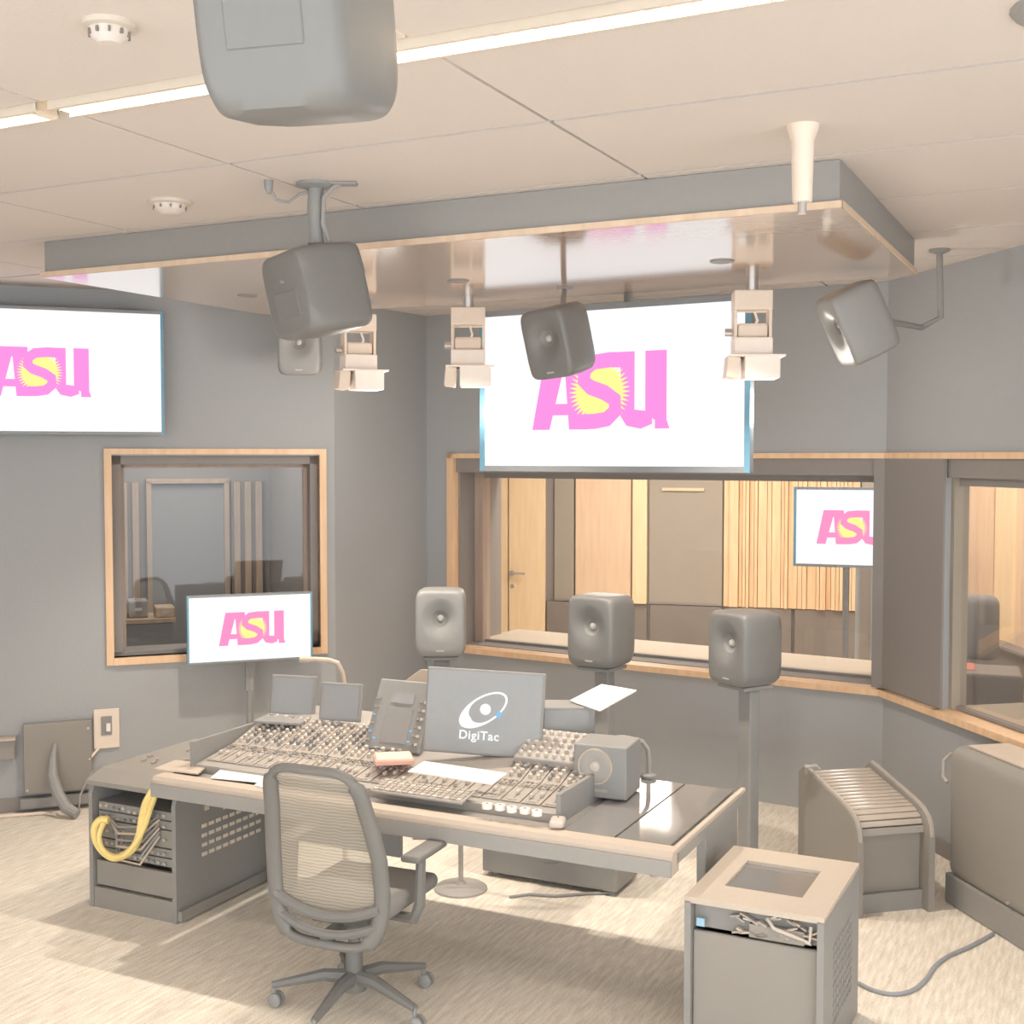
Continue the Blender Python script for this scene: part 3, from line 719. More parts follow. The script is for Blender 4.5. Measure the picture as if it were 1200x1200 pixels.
# ================================================================== WHITE HANGING LUMINAIRES under the canopy edge
for i, (px, yaw, lab) in enumerate(((421, .35, 'left'), (549, 0.02, 'middle'), (879, -.05, 'right'))):
    loc_y = 1.70
    # place on the canopy's back edge line
    k = (px - 600) / (F_PX * math.cos(PITCH)); o0 = D(0, loc_y); tt = (k * o0.y - o0.x) / (E1.x - k * E1.y); q = o0 + E1 * tt
    t = thing('accent_light', ['white swivel light box just right of the dark hanging speaker', 'white swivel light box at the left edge of the big television', 'white swivel light box at the right edge of the big television'][i], 'light fixture', (q.x, q.y, cz0), yaw, 'white swivel lights under the canopy')
    t.scale = (1.12, 1.12, 1.38)
    b = B(); b.tube([(.0, 0, 0), (0, 0, -.05)], .028, 12); b.done('stem', 'steel', t, smooth=True)
    b = B(); b.box((0, 0, -.08), (.165, .12, .07), bev=.006); b.done('driver_box', 'white2', t)
    for s in (-1, 1): b = B(); b.box((s * .075, 0, -.175), (.014, .09, .14), bev=.003); b.done('yoke_arm', 'white2', t)
    b = B(); b.box((0, .0, -.185), (.13, .08, .05), bev=.01); b.done('tilt_block', 'white2', t)
    b = B(); b.tube([(-.085, 0, -.19), (-.115, 0, -.19)], .014, 10); b.done('knob', 'steel', t)
    b = B(); b.tube([(.01, -.02, -.12), (.02, -.03, -.15), (.005, -.02, -.18)], .006, 6); b.done('wire', 'white', t)
    b = B(); b.box((0, 0, -.245), (.165, .14, .07), bev=.006); b.done('lamp_body', 'white', t)
    b = B(); b.box((.035, -.02, -.315), (.15, .16, .08), bev=.005); b.done('lamp_head', 'white', t)
    b = B(); b.box((-.085, .0, -.315), (.055, .13, .075), rot=(0, .12, 0), bev=.004); b.done('barn_door', 'white2', t)
    b = B(); b.box((.012, -.025, -.277), (.235, .19, .006)); b.done('top_flap', 'white', t)
    pl_ = bpy.data.lights.new('far_wall_fill', 'POINT'); pl_.energy = 11; pl_.color = (1, .93, .85); pl_.shadow_soft_size = .12  # added fill light, set apart from the fixture to brighten the far walls
    po = bpy.data.objects.new('far_wall_fill', pl_); C.objects.link(po); po.location = (q.x + E2.x * .25, q.y + E2.y * .25, cz0 - .62)

# ================================================================== DESK
dk = thing('console_desk', 'wide grey mixing desk table with padded front edge and dark glass insets', 'desk', D(0, 0, 0), RZ)
b = B(); b.box((1.235, .515, .71), (2.47, .91, .05), bev=.004, seg=1); b.done('tabletop', 'desk', dk)
b = B(); b.prism([(-.0, .66), (0, .735), (.012, .75), (.085, .75), (.085, .66)], .0, 2.47, lambda y, z, x: (x, y, z)); b.done('armrest', 'arm', dk, label='padded tan front edge')
b = B(); b.box((1.235, -.004, .69), (2.47, .012, .06)); b.done('front_fascia', 'desk', dk)
b = B(); b.box((2.462, .50, .742), (.022, .98, .02), bev=.003, seg=1); b.done('side_edging', 'arm', dk)
for (x0, x1) in ((1.99, 2.205), (2.215, 2.43)):
    b = B(); b.box(((x0 + x1) / 2, .53, .742), (x1 - x0, .86, .008)); b.done('glass_inset', 'gls', dk)
b = B(); b.box((2.43, .72, .34), (.04, .46, .68), bev=.004, seg=1); b.done('leg', 'desk', dk)
b = B(); b.box((.06, .86, .34), (.08, .08, .68), bev=.004, seg=1); b.done('leg', 'desk', dk)
b = B(); b.box((.42, .9, .45), (.7, .03, .45)); b.done('modesty_panel', 'rack', dk)

# console on the desk: sloped body with banks
cs = thing('mixing_console', 'big mixing console with dense rows of knobs and faders on the desk', 'mixing console', D(.08, .20, .735), RZ)
cs.scale = (1, .87, 1)
prof = [(0, .0), (0, .035), (.30, .075), (.62, .16), (.80, .20), (.80, .0)]
b = B(); b.prism([(y, z) for y, z in prof], 0, 1.84, lambda y, z, x: (x, y, z)); b.done('body', 'console', cs)
b = B(); b.box((-.012, .38, .07), (.02, .78, .14)); b.done('end_cheek', 'rack', cs)
b = B(); b.box((1.852, .38, .06), (.02, .78, .12)); b.done('end_cheek', 'rack', cs)
def cz_(y):
    for (y0, z0), (y1, z1) in zip(prof[1:4], prof[2:5]):
        if y0 <= y <= y1: return z0 + (z1 - z0) * (y - y0) / (y1 - y0), math.atan2(z1 - z0, y1 - y0)
    return prof[4][1], 0
# channel strips
nst = 20; sw_ = 1.82 / nst
for k in range(nst):
    if 10 <= k <= 15 : y0, y1 = .06, .30
    else: y0, y1 = .06, .60
    za, _ = cz_(y0); zb, _ = cz_(.30); b = B(); xx = .02 + k * sw_
    b.rings([[(xx, y0, za + .002), (xx + sw_ - .008, y0, za + .002), (xx + sw_ - .008, y0, za + .006), (xx, y0, za + .006)],
             [(xx, .30, zb + .002), (xx + sw_ - .008, .30, zb + .002), (xx + sw_ - .008, .30, zb + .006), (xx, .30, zb + .006)]] +
            ([[(xx, y1, cz_(y1)[0] + .002), (xx + sw_ - .008, y1, cz_(y1)[0] + .002), (xx + sw_ - .008, y1, cz_(y1)[0] + .006), (xx, y1, cz_(y1)[0] + .006)]] if y1 > .35 else []))
    b.done('channel_strip', 'strip', cs)
b = B(); b.lathe([(.011, 0), (.010, .016), (.004, .019)], n=8, cap=True); ksrc = b.done('knob', 'knob', cs, smooth=True)
b = B(); b.lathe([(.011, 0), (.010, .016), (.004, .019)], n=8, cap=True); kdark = b.done('knob', 'knobd', cs, smooth=True)
cnt = 0; firsts = {ksrc: True, kdark: True}
extra = B()
for k in range(nst):
    yy = [.33, .365, .40, .435, .47, .505, .54, .575, .60] if not (10 <= k <= 15) else []
    for y in yy:
        for dx in (.024, .062):
            x = .02 + k * sw_ + dx; z, sl = cz_(y)
            src = ksrc if random.random() < .62 else kdark
            if firsts[src]: src.location = (x, y, z + .006); src.rotation_euler = (sl, 0, 0); firsts[src] = False
            else: inst(src, 'knob', cs, (x, y, z + .006), (sl, 0, 0))
            cnt += 1
# faders
b = B(); b.box((0, 0, .008), (.014, .026, .016), bev=.003, seg=1); fsrc = b.done('fader_cap', 'knob', cs)
b = B(); b.box((0, 0, 0), (.004, .15, .002)); ssrc = b.done('fader_slot', 'knobd', cs)
f1 = True
for k in range(nst):
    for dx in ((.024, .062) if k % 2 == 0 else (.043,)):
        x = .02 + k * sw_ + dx; y = random.uniform(.11, .2); z, sl = cz_(y); zs, _ = cz_(.16)
        if f1: fsrc.location = (x, y, z + .007); fsrc.rotation_euler = (sl, 0, 0); ssrc.location = (x, .16, zs + .0066); ssrc.rotation_euler = (sl, 0, 0); f1 = False
        else: inst(fsrc, 'fader_cap', cs, (x, y, z + .007), (sl, 0, 0)); inst(ssrc, 'fader_slot', cs, (x, .16, zs + .0066), (sl, 0, 0))
# small buttons, past counting
b = B()
for k in range(nst):
    for y in [.225, .25, .275]:
        for dx in (.015, .034, .053, .072):
            z, sl = cz_(y); b.mat(random.choice(('knob', 'knob', 'knobd', 'strip'))); b.box((.02 + k * sw_ + dx, y, z + .009), (.011, .013, .007))
    b.mat('knob'); z, sl = cz_(.075); b.box((.02 + k * sw_ + .04, .075, z + .008), (.05, .008, .006))
b.done('button_rows', None, cs, kind='stuff')

# touch-panel module with keys beside the middle screen
tm = thing('control_module', 'tilted dark key panel with small blue lights left of the middle screen', 'control panel', D(.93, .56, .84), RZ, rot=(math.radians(-28), 0, RZ))
b = B(); b.box((0, 0, .17), (.30, .035, .34), bev=.008); b.done('body', 'black', tm)
b = B(); b.box((.0, -.02, .25), (.12, .004, .05)); b.done('display', 'scr', tm)
b = B(); b.box((0, -.019, .12), (.14, .004, .17), bev=.001, seg=1); b.done('key_pad', 'knobd', tm)
b = B()
for r in range(6):
    for c in range(3):
        b.box((-.13 + c * .0, -.021, .04 + r * .04), (.022, .006, .01)); b.box((.105 + .02 * (c % 2), -.021, .04 + r * .04), (.016, .006, .012))
b.done('keys', 'knob', tm, kind='stuff')
for (x, z) in ((-.13, .08), (-.13, .16), (.085, .10), (.085, .05), (-.1, .05)):
    b = B(); b.box((x, -.0245, z), (.014, .003, .008)); b.done('indicator', 'blue', tm)
b = B(); b.box((0, .05, .12), (.1, .08, .16)); b.done('support', 'black', tm)
# two dark little screens at the rear left
for i, (px0, px1, pyt, pyb, d0, yaw) in enumerate(((314, 370, 792, 840, 6.15, -.25), (372, 424, 801, 845, 5.95, -.3))):
    bl = P(px0, pyb, d=d0); br = P(px1, pyb, d=d0); tp = P(px0, pyt, d=d0)
    q = thing('laptop' if i == 0 else 'display_screen', ['thin dark laptop open at the rear left of the console', 'second dark screen right of the laptop at the rear left of the console'][i], 'laptop' if i == 0 else 'monitor', ((bl.x + br.x) / 2, d0, bl.z), 0, rot=(math.radians(-12), 0, yaw))
    W_ = (br.x - bl.x) * 1.03; Hh = (tp.z - bl.z)
    b = B(); b.box((0, 0, Hh / 2), (W_, .016, Hh), bev=.006); b.done('lid' if i == 0 else 'housing', 'black', q)
    b = B(); b.box((0, -.009, Hh / 2), (W_ - .03, .003, Hh - .03)); b.done('screen', 'scr', q)
    if i == 0:
        b = B(); b.box((0, -.09, -.012), (W_, .19, .014), rot=(math.radians(12), 0, 0), bev=.004); b.done('keyboard_base', 'black', q)
    else:
        b = B(); b.box((0, .05, -.01), (.16, .12, .012), rot=(math.radians(12), 0, 0)); b.tube([(0, .02, 0), (0, .012, .1)], .012, 8); b.done('foot', 'black', q)
# rear shelf for them
rs_ = thing('meter_bridge', 'raised dark shelf along the rear of the console', 'shelf', D(.0, .905, .735), RZ)
b = B(); b.box((.95, .06, .135), (1.9, .12, .016)); b.done('shelf_board', 'rack', rs_)
for x in (.03, .65, 1.27, 1.87):
    b = B(); b.box((x, .06, .064), (.03, .11, .126)); b.done('bracket', 'rack', rs_)
# the middle screen with the white eye logo
p0 = P(495, 884, d=5.50); p1 = P(634, 884, d=5.42); tp = P(495, 786, d=5.5)
u_ = Vector((p1.x - p0.x, p1.y - p0.y, 0)); Wm = u_.length; Hm = (tp.z - p0.z) * 1.0
ms = thing('computer_monitor', 'grey screen with a white tilted eye logo in the middle of the console', 'monitor', ((p0.x + p1.x) / 2, (p0.y + p1.y) / 2, p0.z + .005), 0, rot=(math.radians(-8), math.radians(2.2), math.atan2(u_.y, u_.x)))
b = B(); b.box((0, .012, Hm / 2), (Wm, .03, Hm), bev=.006); b.done('housing', 'black', ms)
b = B(); b.box((0, -.004, Hm / 2), (Wm - .02, .004, Hm - .02)); b.done('screen', 'scr', ms)
b = B(); b.tube([(0, .04, .12), (0, .07, -.02)], .02, 10); b.box((0, .07, -.03), (.22, .15, .012), rot=(math.radians(8), 0, 0)); b.done('foot', 'black', ms)
def ellring(a, c, rot, w0, w1, cx, cz, n=48):
    """ring whose width grows towards the lower left"""
    b = B(); vo = []; vi = []
    for k in range(n):
        t = 2 * PI * k / n; wd = w0 + (w1 - w0) * max(0, math.cos(t - PI)) ** 2
        for lst, off in ((vo, 0), (vi, wd)):
            x, z = (a - off) * math.cos(t), (c - off * .8) * math.sin(t)
            if lst is vi: x += (w1 - w0) * .45 * 0
            lst.append(b.b.verts.new((cx + x * math.cos(rot) - z * math.sin(rot), -.0075, cz + x * math.sin(rot) + z * math.cos(rot))))
    for k in range(n): b.face((vo[k], vo[(k + 1) % n], vi[(k + 1) % n], vi[k]))
    return b
k_ = Wm / 139.0
ellring(32 * k_, 15.5 * k_, math.radians(34), 3 * k_, 15 * k_, -.5 * k_, Hm / 2 + 3 * k_).done('logo_ring', 'logo', ms)
b = B(); b.lathe([(.0001, 0), (6.5 * k_, 0)], c=(2 * k_, -.0078, Hm / 2 + 4 * k_), n=20, axis='Y', cap=False); b.done('logo_pupil', 'logo', ms)
b = B(); b.box((18 * k_, -.0076, Hm / 2 - 1 * k_), (6 * k_, .001, 7 * k_), rot=(0, .6, 0)); b.done('logo_spot', 'blue', ms)
def text_obj(s, size, parent, loc, m, rot=(PI / 2, 0, 0), name='lettering', ext=.0004, sx=1):
    cu = bpy.data.curves.new(name, 'FONT'); cu.body = s; cu.size = size; cu.align_x = 'CENTER'; cu.extrude = ext; cu.space_character = 1.1; cu.offset = size * .02
    tmp = bpy.data.objects.new(name + '_tmp', cu); C.objects.link(tmp)
    dg = bpy.context.evaluated_depsgraph_get(); me = bpy.data.meshes.new_from_object(tmp.evaluated_get(dg))
    bpy.data.objects.remove(tmp); me.materials.clear(); me.materials.append(M[m]); me.name = name
    o = bpy.data.objects.new(name, me); C.objects.link(o); o.parent = parent; o.location = loc; o.rotation_euler = rot; o.scale = (sx, 1, 1)
    return o
text_obj('DigiTac', 14 * k_, ms, (-4 * k_, -.0075, Hm / 2 - 31 * k_), 'logo')

# small dark box unit with the white sheet
p0 = P(636, 876, d=5.52); p1 = P(697, 876, d=5.52); tp = P(636, 829, d=5.52)
Wb = p1.x - p0.x; Hb = tp.z - p0.z
bx = thing('rear_monitor_box', 'small dark box screen right of the middle screen, under a white sheet', 'monitor', ((p0.x + p1.x) / 2, 5.52, p0.z), 0)
b = B(); b.box((0, .09, Hb / 2), (Wb, .18, Hb), bev=.006); b.done('housing', 'black', bx)
b = B(); b.box((-.01, -.003, Hb / 2), (Wb - .035, .004, Hb - .025)); b.done('screen', 'scr', bx)
b = B(); b.box((0, .09, -.01), (Wb * .6, .14, .02)); b.done('foot', 'black', bx)
q0, q1, q2, q3 = P(668, 822, z=tp.z + .004), P(703, 834, z=tp.z + .004), P(746, 810, z=tp.z + .004), P(705, 803, z=tp.z + .004)
b = B(); b.rings([[q0, q1, q2, q3], [v + Vector((0, 0, .006)) for v in (q0, q1, q2, q3)]]); setp(b.done('paper_sheet', 'paper'), 'white sheet lying on the small dark box right of the middle screen', 'paper')
# knob box at right of the console
kb = thing('controller', 'small sloped knob controller at the right end of the console', 'controller', D(1.70, .66, .93), RZ, rot=(math.radians(24), 0, RZ))
b = B(); b.box((0, 0, -.02), (.30, .22, .04), bev=.008); b.done('body', 'console', kb)
b = B(); b.lathe([(.010, 0), (.009, .014), (.004, .017)], n=10); k0 = b.done('knob', 'knob', kb, loc=(-.12, -.08, 0))
for r in range(5):
    for c in range(7):
        if r or c: inst(k0, 'knob', kb, (-.12 + c * .04, -.08 + r * .04, 0))
b = B(); b.box((0, .0, -.07), (.2, .14, .08)); b.done('foot', 'black', kb)
# near-field speaker at the right
ns = thing('desk_speaker', 'small square black desk speaker at the right end of the console', 'speaker', D(1.955, .66, .747), RZ + .08)
b = B(); b.box((0, 0, .118), (.235, .22, .225), bev=.008); b.done('cabinet', 'black', ns)
b = B(); b.lathe([(.001, -.112), (.03, -.112), (.05, -.118), (.07, -.113), (.072, -.109)], c=(-.02, 0, .14), n=28, axis='Y', cap=False); b.done('cone', 'console', ns, smooth=True)
b = B(); b.lathe([(.078, -.109), (.076, -.116), (.07, -.114)], c=(-.02, 0, .14), n=28, axis='Y', cap=False); b.done('surround', 'arm', ns, smooth=True)
b = B(); b.lathe([(.001, -.122), (.018, -.118), (.022, -.112)], c=(-.02, 0, .14), n=16, axis='Y', cap=False); b.done('dome', 'knob', ns, smooth=True)
b = B(); b.box((-.01, -.112, .04), (.09, .004, .012)); b.done('badge', 'strip', ns)
for x in (-.09, .09):
    b = B(); b.box((x, 0, .003), (.03, .15, .006)); b.done('foot', 'black', ns)
# gooseneck lamps
def lamp(label, base, pts, headdir, m='console', r=.008):
    t = thing('gooseneck_lamp', label, 'lamp', base, 0)
    b = B(); b.lathe([(.035, 0), (.035, .012), (.012, .02)], n=18); b.done('base', 'black', t)
    b = B(); b.tube(pts, r, 10); b.done('neck', m, t, smooth=True)
    e = Vector(pts[-1]); hd = Vector(headdir)
    b = B(); b.tube([e, e + hd * .5, e + hd], [.012, .018, .018], 12); b.done('lamp_head', m, t, smooth=True)
    return t
p = P(760, 911, z=.75)
lamp('bent gooseneck lamp right of the small desk speaker', (p.x, p.y, .75), [(0, 0, .01), (0, 0, .09), (-.005, 0, .13), (-.03, 0, .165), (-.08, -.02, .18)], (-.07, -.02, .005), r=.011)
p = P(399, 800, d=6.35)
lamp('pale bent lamp at the rear left above the laptop', (p.x + .02, p.y, 0), [(0, 0, .01), (0, 0, 1.0), (-.01, 0, 1.08), (-.035, 0, 1.13), (-.08, 0, 1.145), (-.16, 0, 1.15)], (-.07, 0, 0), m='arm', r=.014)
# papers and book
def sheet(label, pts, z, m='paper', name='paper_sheet', th=.004, cat='paper'):
    v = [P(px, py, z=z) for px, py in pts]
    b = B(); b.rings([v, [q + Vector((0, 0, th)) for q in v]]); return setp(b.done(name, m), label, cat)
sheet('white paper on the left end of the desk beside the chair', [(247, 912), (307, 918), (316, 904), (262, 900)], .756)
sheet('small white card at the desk edge just left of the chair', [(298, 921), (316, 925), (318, 919), (304, 916)], .7515)
v = [P(478, 905, z=.828), P(576, 920, z=.828), P(594, 907, z=.872), P(497, 893, z=.872)]
b = B(); b.rings([v, [q + Vector((0, 0, .005)) for q in v]]); setp(b.done('paper_sheet', 'paper'), 'long white paper across the middle of the console faders', 'paper')
sheet('pale blank plate on the desk beside the left rack', [(180, 902), (232, 908), (246, 896), (205, 892)], .754, m='arm', name='mouse_pad', cat='pad', th=.006)
bk = thing('red_book', 'thin red edged book lying on the console behind the chair', 'book', P(461, 892, z=.845), math.radians(10))
b = B(); b.box((0, 0, .01), (.17, .15, .02), bev=.002, seg=1); b.done('cover', 'red', bk)
b = B(); b.box((.0, 0, .0225), (.155, .14, .006)); b.done('top_sheet', 'redt', bk)
# keyboard
ky = thing('keyboard', 'slim grey computer keyboard in front of the long white paper', 'keyboard', D(1.27, .115, .785), RZ, rot=(math.radians(8), 0, RZ))
b = B(); b.box((.05, .055, .006), (.44, .13, .012), bev=.004); b.done('case', 'console', ky)
b = B()
for r in range(5):
    for c in range(15): b.mat('strip' if (r * 7 + c * 3) % 6 else 'knob'); b.box((-.15 + c * .0285, .01 + r * .023, .0145), (.023, .018, .006))
b.done('keys', None, ky, kind='stuff')
# small row of white items on the armrest right of keyboard
for i in range(5):
    q = thing('adhesive_roll', 'small pale roll in the row at the front of the console, %s' % ['first from the left', 'second from the left', 'middle one', 'second from the right', 'first from the right'][i], 'roll', D(1.66 + i * .055, .10 + .006 * (i % 2), .79), RZ, 'small rolls along the console front')
    b = B(); b.lathe([(.007, -.002), (.021, -.002), (.021, .018), (.007, .018)], n=16); b.done('ring', 'white', q, smooth=True)
    b = B(); b.lathe([(.003, 0), (.007, 0), (.007, .02), (.003, .02)], n=12); b.done('core', 'knobd', q)
# computer mouse
mo = thing('computer_mouse', 'pale computer mouse on the desk right of the console front', 'mouse', D(1.96, .12, .752), RZ + .3)
b = B(); b.box((0, 0, .014), (.06, .10, .028), bev=.013, seg=3); b.done('shell', 'knob', mo, smooth=True)
b = B(); b.box((0, .025, .028), (.006, .02, .006)); b.done('wheel', 'knobd', mo)

# ================================================================== things behind the desk
sub = thing('subwoofer', 'big dark box standing on the floor behind the desk', 'speaker', D(.946, 1.42, 0), RZ)
b = B(); b.box((.38, .16, .27), (.76, .32, .5), bev=.015); b.done('cabinet', 'rack', sub)
for x in (.06, .70):
    for y in (.05, .27):
        b = B(); b.lathe([(.02, 0), (.024, .02)], c=(x, y, 0), n=12); b.done('foot', 'black', sub)
b = B(); b.lathe([(.001, -.004), (.08, -.002), (.15, -.012), (.155, 0)], c=(.38, 0, .27), n=28, axis='Y', cap=False); b.done('cone', 'spkd', sub, smooth=True)
b = B(); b.tube([(.12, -.02, .42), (.16, -.03, .33), (.26, -.035, .28), (.36, -.03, .31), (.42, -.02, .38)], .006, 8); b.done('loose_cable', 'console', sub, smooth=True)
bs = P(540, 1042, z=0)
ps = thing('music_stand', 'slim pole stand with a round steel base under the desk', 'stand', (bs.x, bs.y, 0), 0)
b = B(); b.lathe([(.135, 0), (.135, .01), (.12, .02), (.03, .03), (.02, .045)], n=36); b.done('base', 'console', ps, smooth=True)
b = B(); b.tube([(0, 0, .03), (0, 0, 1.04)], .013, 12); b.done('pole', 'steel', ps, smooth=True)
b = B(); b.tube([(-.17, 0, .295), (.12, 0, .295)], .009, 8); b.done('cross_bar', 'console', ps)
b = B(); b.tube([(0, 0, 1.02), (-.15, 0, 1.05)], .011, 8); b.prism([(-.33, 1.03), (-.12, 1.03), (-.10, 1.12), (-.20, 1.125)], .0, .014, lambda x, z, y: (x, y, z)); b.done('tilted_plate', 'arm', ps, label='tan tilted rest plate')
# small cable pile under desk at right
for k, (col, lab) in enumerate((('cable', 'grey cable on the floor in front of the box behind the desk'), ('cableb', 'blue grey cable coil on the floor right of the box behind the desk'))):
    if k == 0: pts = [P(597, 1051, z=.008), P(620, 1048, z=.008), P(650, 1050, z=.008), P(690, 1047, z=.008), P(722, 1046, z=.008)]
    else: pts = [P(725 + 22 * math.cos(a) + 5 * a, 1016 + 9 * math.sin(a), z=.01) for a in [i * .5 for i in range(17)]]
    b = B(); b.tube(pts, .007, 8); setp(b.done('floor_cable', col, smooth=True), lab, 'cable')

# ================================================================== CHAIR
hub = Vector((-.63, 4.84, 0))
ct = thing('office_chair', 'mesh-backed office chair on castors pulled up to the desk, seen from behind', 'chair', hub, RZ + math.radians(3))
# local frame: +y faces the desk
def rr(w, h, y, n=40, k=4, cz=0, f=None):
    out = []
    for i in range(n):
        t = 2 * PI * (i + .5) / n; co, si = math.cos(t), math.sin(t)
        x = w / 2 * math.copysign(abs(co) ** (2 / k), co); z = h / 2 * math.copysign(abs(si) ** (2 / k), si)
        out.append((x, z))
    return out
ZB, ZT = .335, 1.035
def back_y(x, z):
    t = max(0, (z - ZB) / (ZT - ZB))
    return -.215 - .11 * t ** 1.4 + .035 * math.sin(t * PI) * .8 - .9 * 0 + .32 * x * x
def back_w(z):
    t = (z - ZB) / (ZT - ZB); return .44 + .05 * math.sin(min(1, t * 1.3) * PI) - .03 * t
pts = []
n = 72
for i in range(n):
    t = 2 * PI * i / n; co, si = math.cos(t), math.sin(t)
    z = (ZB + ZT) / 2 + (ZT - ZB) / 2 * math.copysign(abs(si) ** (2 / 5), si)
    x = back_w(z) / 2 * math.copysign(abs(co) ** (2 / 5), co)
    pts.append(Vector((x, back_y(x, z), z)))
# frame tube, fat at the sides
b = B(); rs = []
for i in range(n):
    p, a, c = pts[i], pts[i - 1], pts[(i + 1) % n]; tn = (c - a).normalized(); nn = Vector((0, 1, 0)); s = tn.cross(nn).normalized()
    side = .034 if abs(p.x) > .17 and p.z < .98 else .018
    dpt = .024
    rs.append([p + s * (side * math.cos(2 * PI * k / 10)) + nn * (dpt * math.sin(2 * PI * k / 10)) for k in range(10)])
rs.append(rs[0]); b.rings(rs, True, False, False); bmesh.ops.remove_doubles(b.b, verts=b.b.verts, dist=1e-5); b.done('back_frame', 'chairf', ct, smooth=True, ang=60)
# mesh membrane
b = B(); g = []
nx, nz = 16, 28
for j in range(nz + 1):
    row = []
    z = .50 + (ZT - .012 - .50) * j / nz
    for i in range(nx + 1):
        x = (back_w(z) / 2 - .012) * (2 * i / nx - 1); zz = z - (.05 * (1 - (2 * i / nx - 1) ** 2) if j == 0 else .05 * (1 - (2 * i / nx - 1) ** 2) * (1 - j / nz) ** 2)
        bulge = .05 * math.sin(min(1, (j / nz) * 1.0) * PI) * 0
        row.append(b.b.verts.new((x, back_y(x, zz) + .006 - .0 + bulge, zz)))
    g.append(row)
for j in range(nz):
    for i in range(nx): b.face((g[j][i], g[j][i + 1], g[j + 1][i + 1], g[j + 1][i]))
b.done('backrest', 'chairm', ct, smooth=True, ang=80, label='see-through tan mesh back')
# lumbar cross bars
b = B()
for z0, th in ((.50, .022), (.43, .018)):
    q = [Vector(((back_w(z0) / 2 - .005) * s, back_y(.22 * s, z0) - .005, z0 - .055 * (1 - s * s))) for s in [-1 + .125 * i for i in range(17)]]
    b.tube(q, th, 8)
b.done('lumbar_bar', 'chairf', ct, smooth=True)
b = B(); b.box((0, .07, .455), (.47, .46, .065), bev=.03, seg=3); b.done('seat', 'seat', ct, smooth=True)
b = B(); b.box((0, .02, .395), (.26, .28, .05), bev=.015); b.done('seat_frame', 'chairf', ct)
b = B(); b.tube([(0, -.02, .385), (0, -.12, .36), (0, -.19, .36), (0, -.215, .345)], [.035, .032, .03, .026], 10); b.done('back_support', 'chairf', ct, smooth=True)
for s in (-1, 1):
    b = B(); b.tube([(s * .15, .02, .39), (s * .27, .0, .40), (s * .295, -.0, .46), (s * .29, .02, .64)], [.02, .024, .024, .02], 8); am = b.done('arm', 'chairf', ct, smooth=True)
    b = B(); b.box((s * .29, .05, .655), (.085, .25, .028), bev=.012, seg=3); b.done('arm_pad', 'chairf', am, smooth=True)
b = B(); b.tube([(0, 0, .38), (0, 0, .24)], .024, 14); b.tube([(0, 0, .25), (0, 0, .09)], .034, 14); b.tube([(0, 0, .14), (0, 0, .075)], .05, 16); b.done('gas_lift', 'chairf', ct, smooth=True)
base_ang = [math.radians(a) + RA - math.radians(3) for a in (178, 250, 322, 36, 106)]
for a in base_ang:
    dx, dy = math.cos(a), math.sin(a)
    b = B(); b.tube([(dx * .03, dy * .03, .125), (dx * .12, dy * .12, .13), (dx * .33, dy * .33, .085)], [.032, .026, .015], 8); lg = b.done('leg', 'chairf', ct, smooth=True)
    b = B(); b.tube([(dx * .325, dy * .325, .09), (dx * .325, dy * .325, .05)], .009, 8)
    cx_, cy_ = dx * .325, dy * .325
    for s in (-1, 1): b.lathe([(.004, s * .006), (.028, s * .006), (.029, s * .02), (.018, s * .027), (.004, s * .027)], c=(cx_ + .012, cy_, .029), n=18, axis='Y')
    b.done('caster', 'black', lg, smooth=True)

# ================================================================== RACKS
# left rack with yellow patch cable
rk = thing('equipment_rack', 'low dark rack left of the desk with a yellow cable loop at its front', 'rack', D(-.57, .18, 0), RZ)
Wr, Dr, Hr = .545, .78, .65
side = [(0, 0), (Dr, 0), (Dr, Hr), (.10, Hr), (.02, Hr - .035), (0, Hr - .09)]
for nm, x0 in (('side_panel', 0), ('side_panel', Wr - .024)):
    b = B(); b.prism(side, x0, x0 + .024, lambda y, z, x: (x, y, z)); b.done(nm, 'rack', rk)
b = B(); b.prism([(.10, Hr - .006), (-.01, Hr - .045), (-.01, Hr - .022), (.10, Hr + .016), (Dr, Hr + .016), (Dr, Hr - .006)], -.004, Wr + .004, lambda y, z, x: (x, y, z)); b.done('top', 'rackf', rk)
b = B(); b.box((Wr / 2, .02, .05), (Wr - .05, .03, .10)); b.done('plinth', 'rackf', rk)
b = B(); b.box((Wr / 2, .03, .17), (Wr - .06, .02, .12)); b.done('lower_panel', 'rackf', rk)
b = B(); b.box((Wr / 2, .30, .35), (Wr - .05, .02, .46)); b.done('back_panel', 'knobd', rk)
zz = .25
for k, (hh, m) in enumerate(((.045, 'rack'), (.045, 'black'), (.09, 'rackf'), (.045, 'rack'), (.045, 'black'))):
    un = B(); un.box((Wr / 2, .16, zz + hh / 2), (Wr - .07, .26, hh - .006), bev=.002, seg=1); uo = un.done('rack_unit', m, rk); 
    un = B()
    for j in range(12): un.mat(random.choice(('knob', 'knobd', 'strip', 'arm'))); un.box((.06 + j * .036, .024, zz + hh / 2 + random.uniform(-.006, .006)), (.016, .012, .012))
    un.done('sockets', None, uo, kind='stuff')
    zz += hh
b = B()
b.tube(smooth_path([(.41, .0, .62), (.395, -.035, .56), (.385, -.05, .48), (.375, -.055, .42), (.345, -.06, .36), (.29, -.06, .315), (.22, -.06, .29), (.15, -.06, .31), (.10, -.055, .36), (.085, -.045, .415), (.11, -.035, .45), (.15, -.02, .45)]), .019, 10)
b.tube(smooth_path([(.43, .0, .61), (.42, -.03, .54), (.40, -.055, .45), (.34, -.08, .35), (.25, -.08, .30), (.17, -.08, .325), (.135, -.07, .38), (.135, -.04, .44)]), .013, 8)
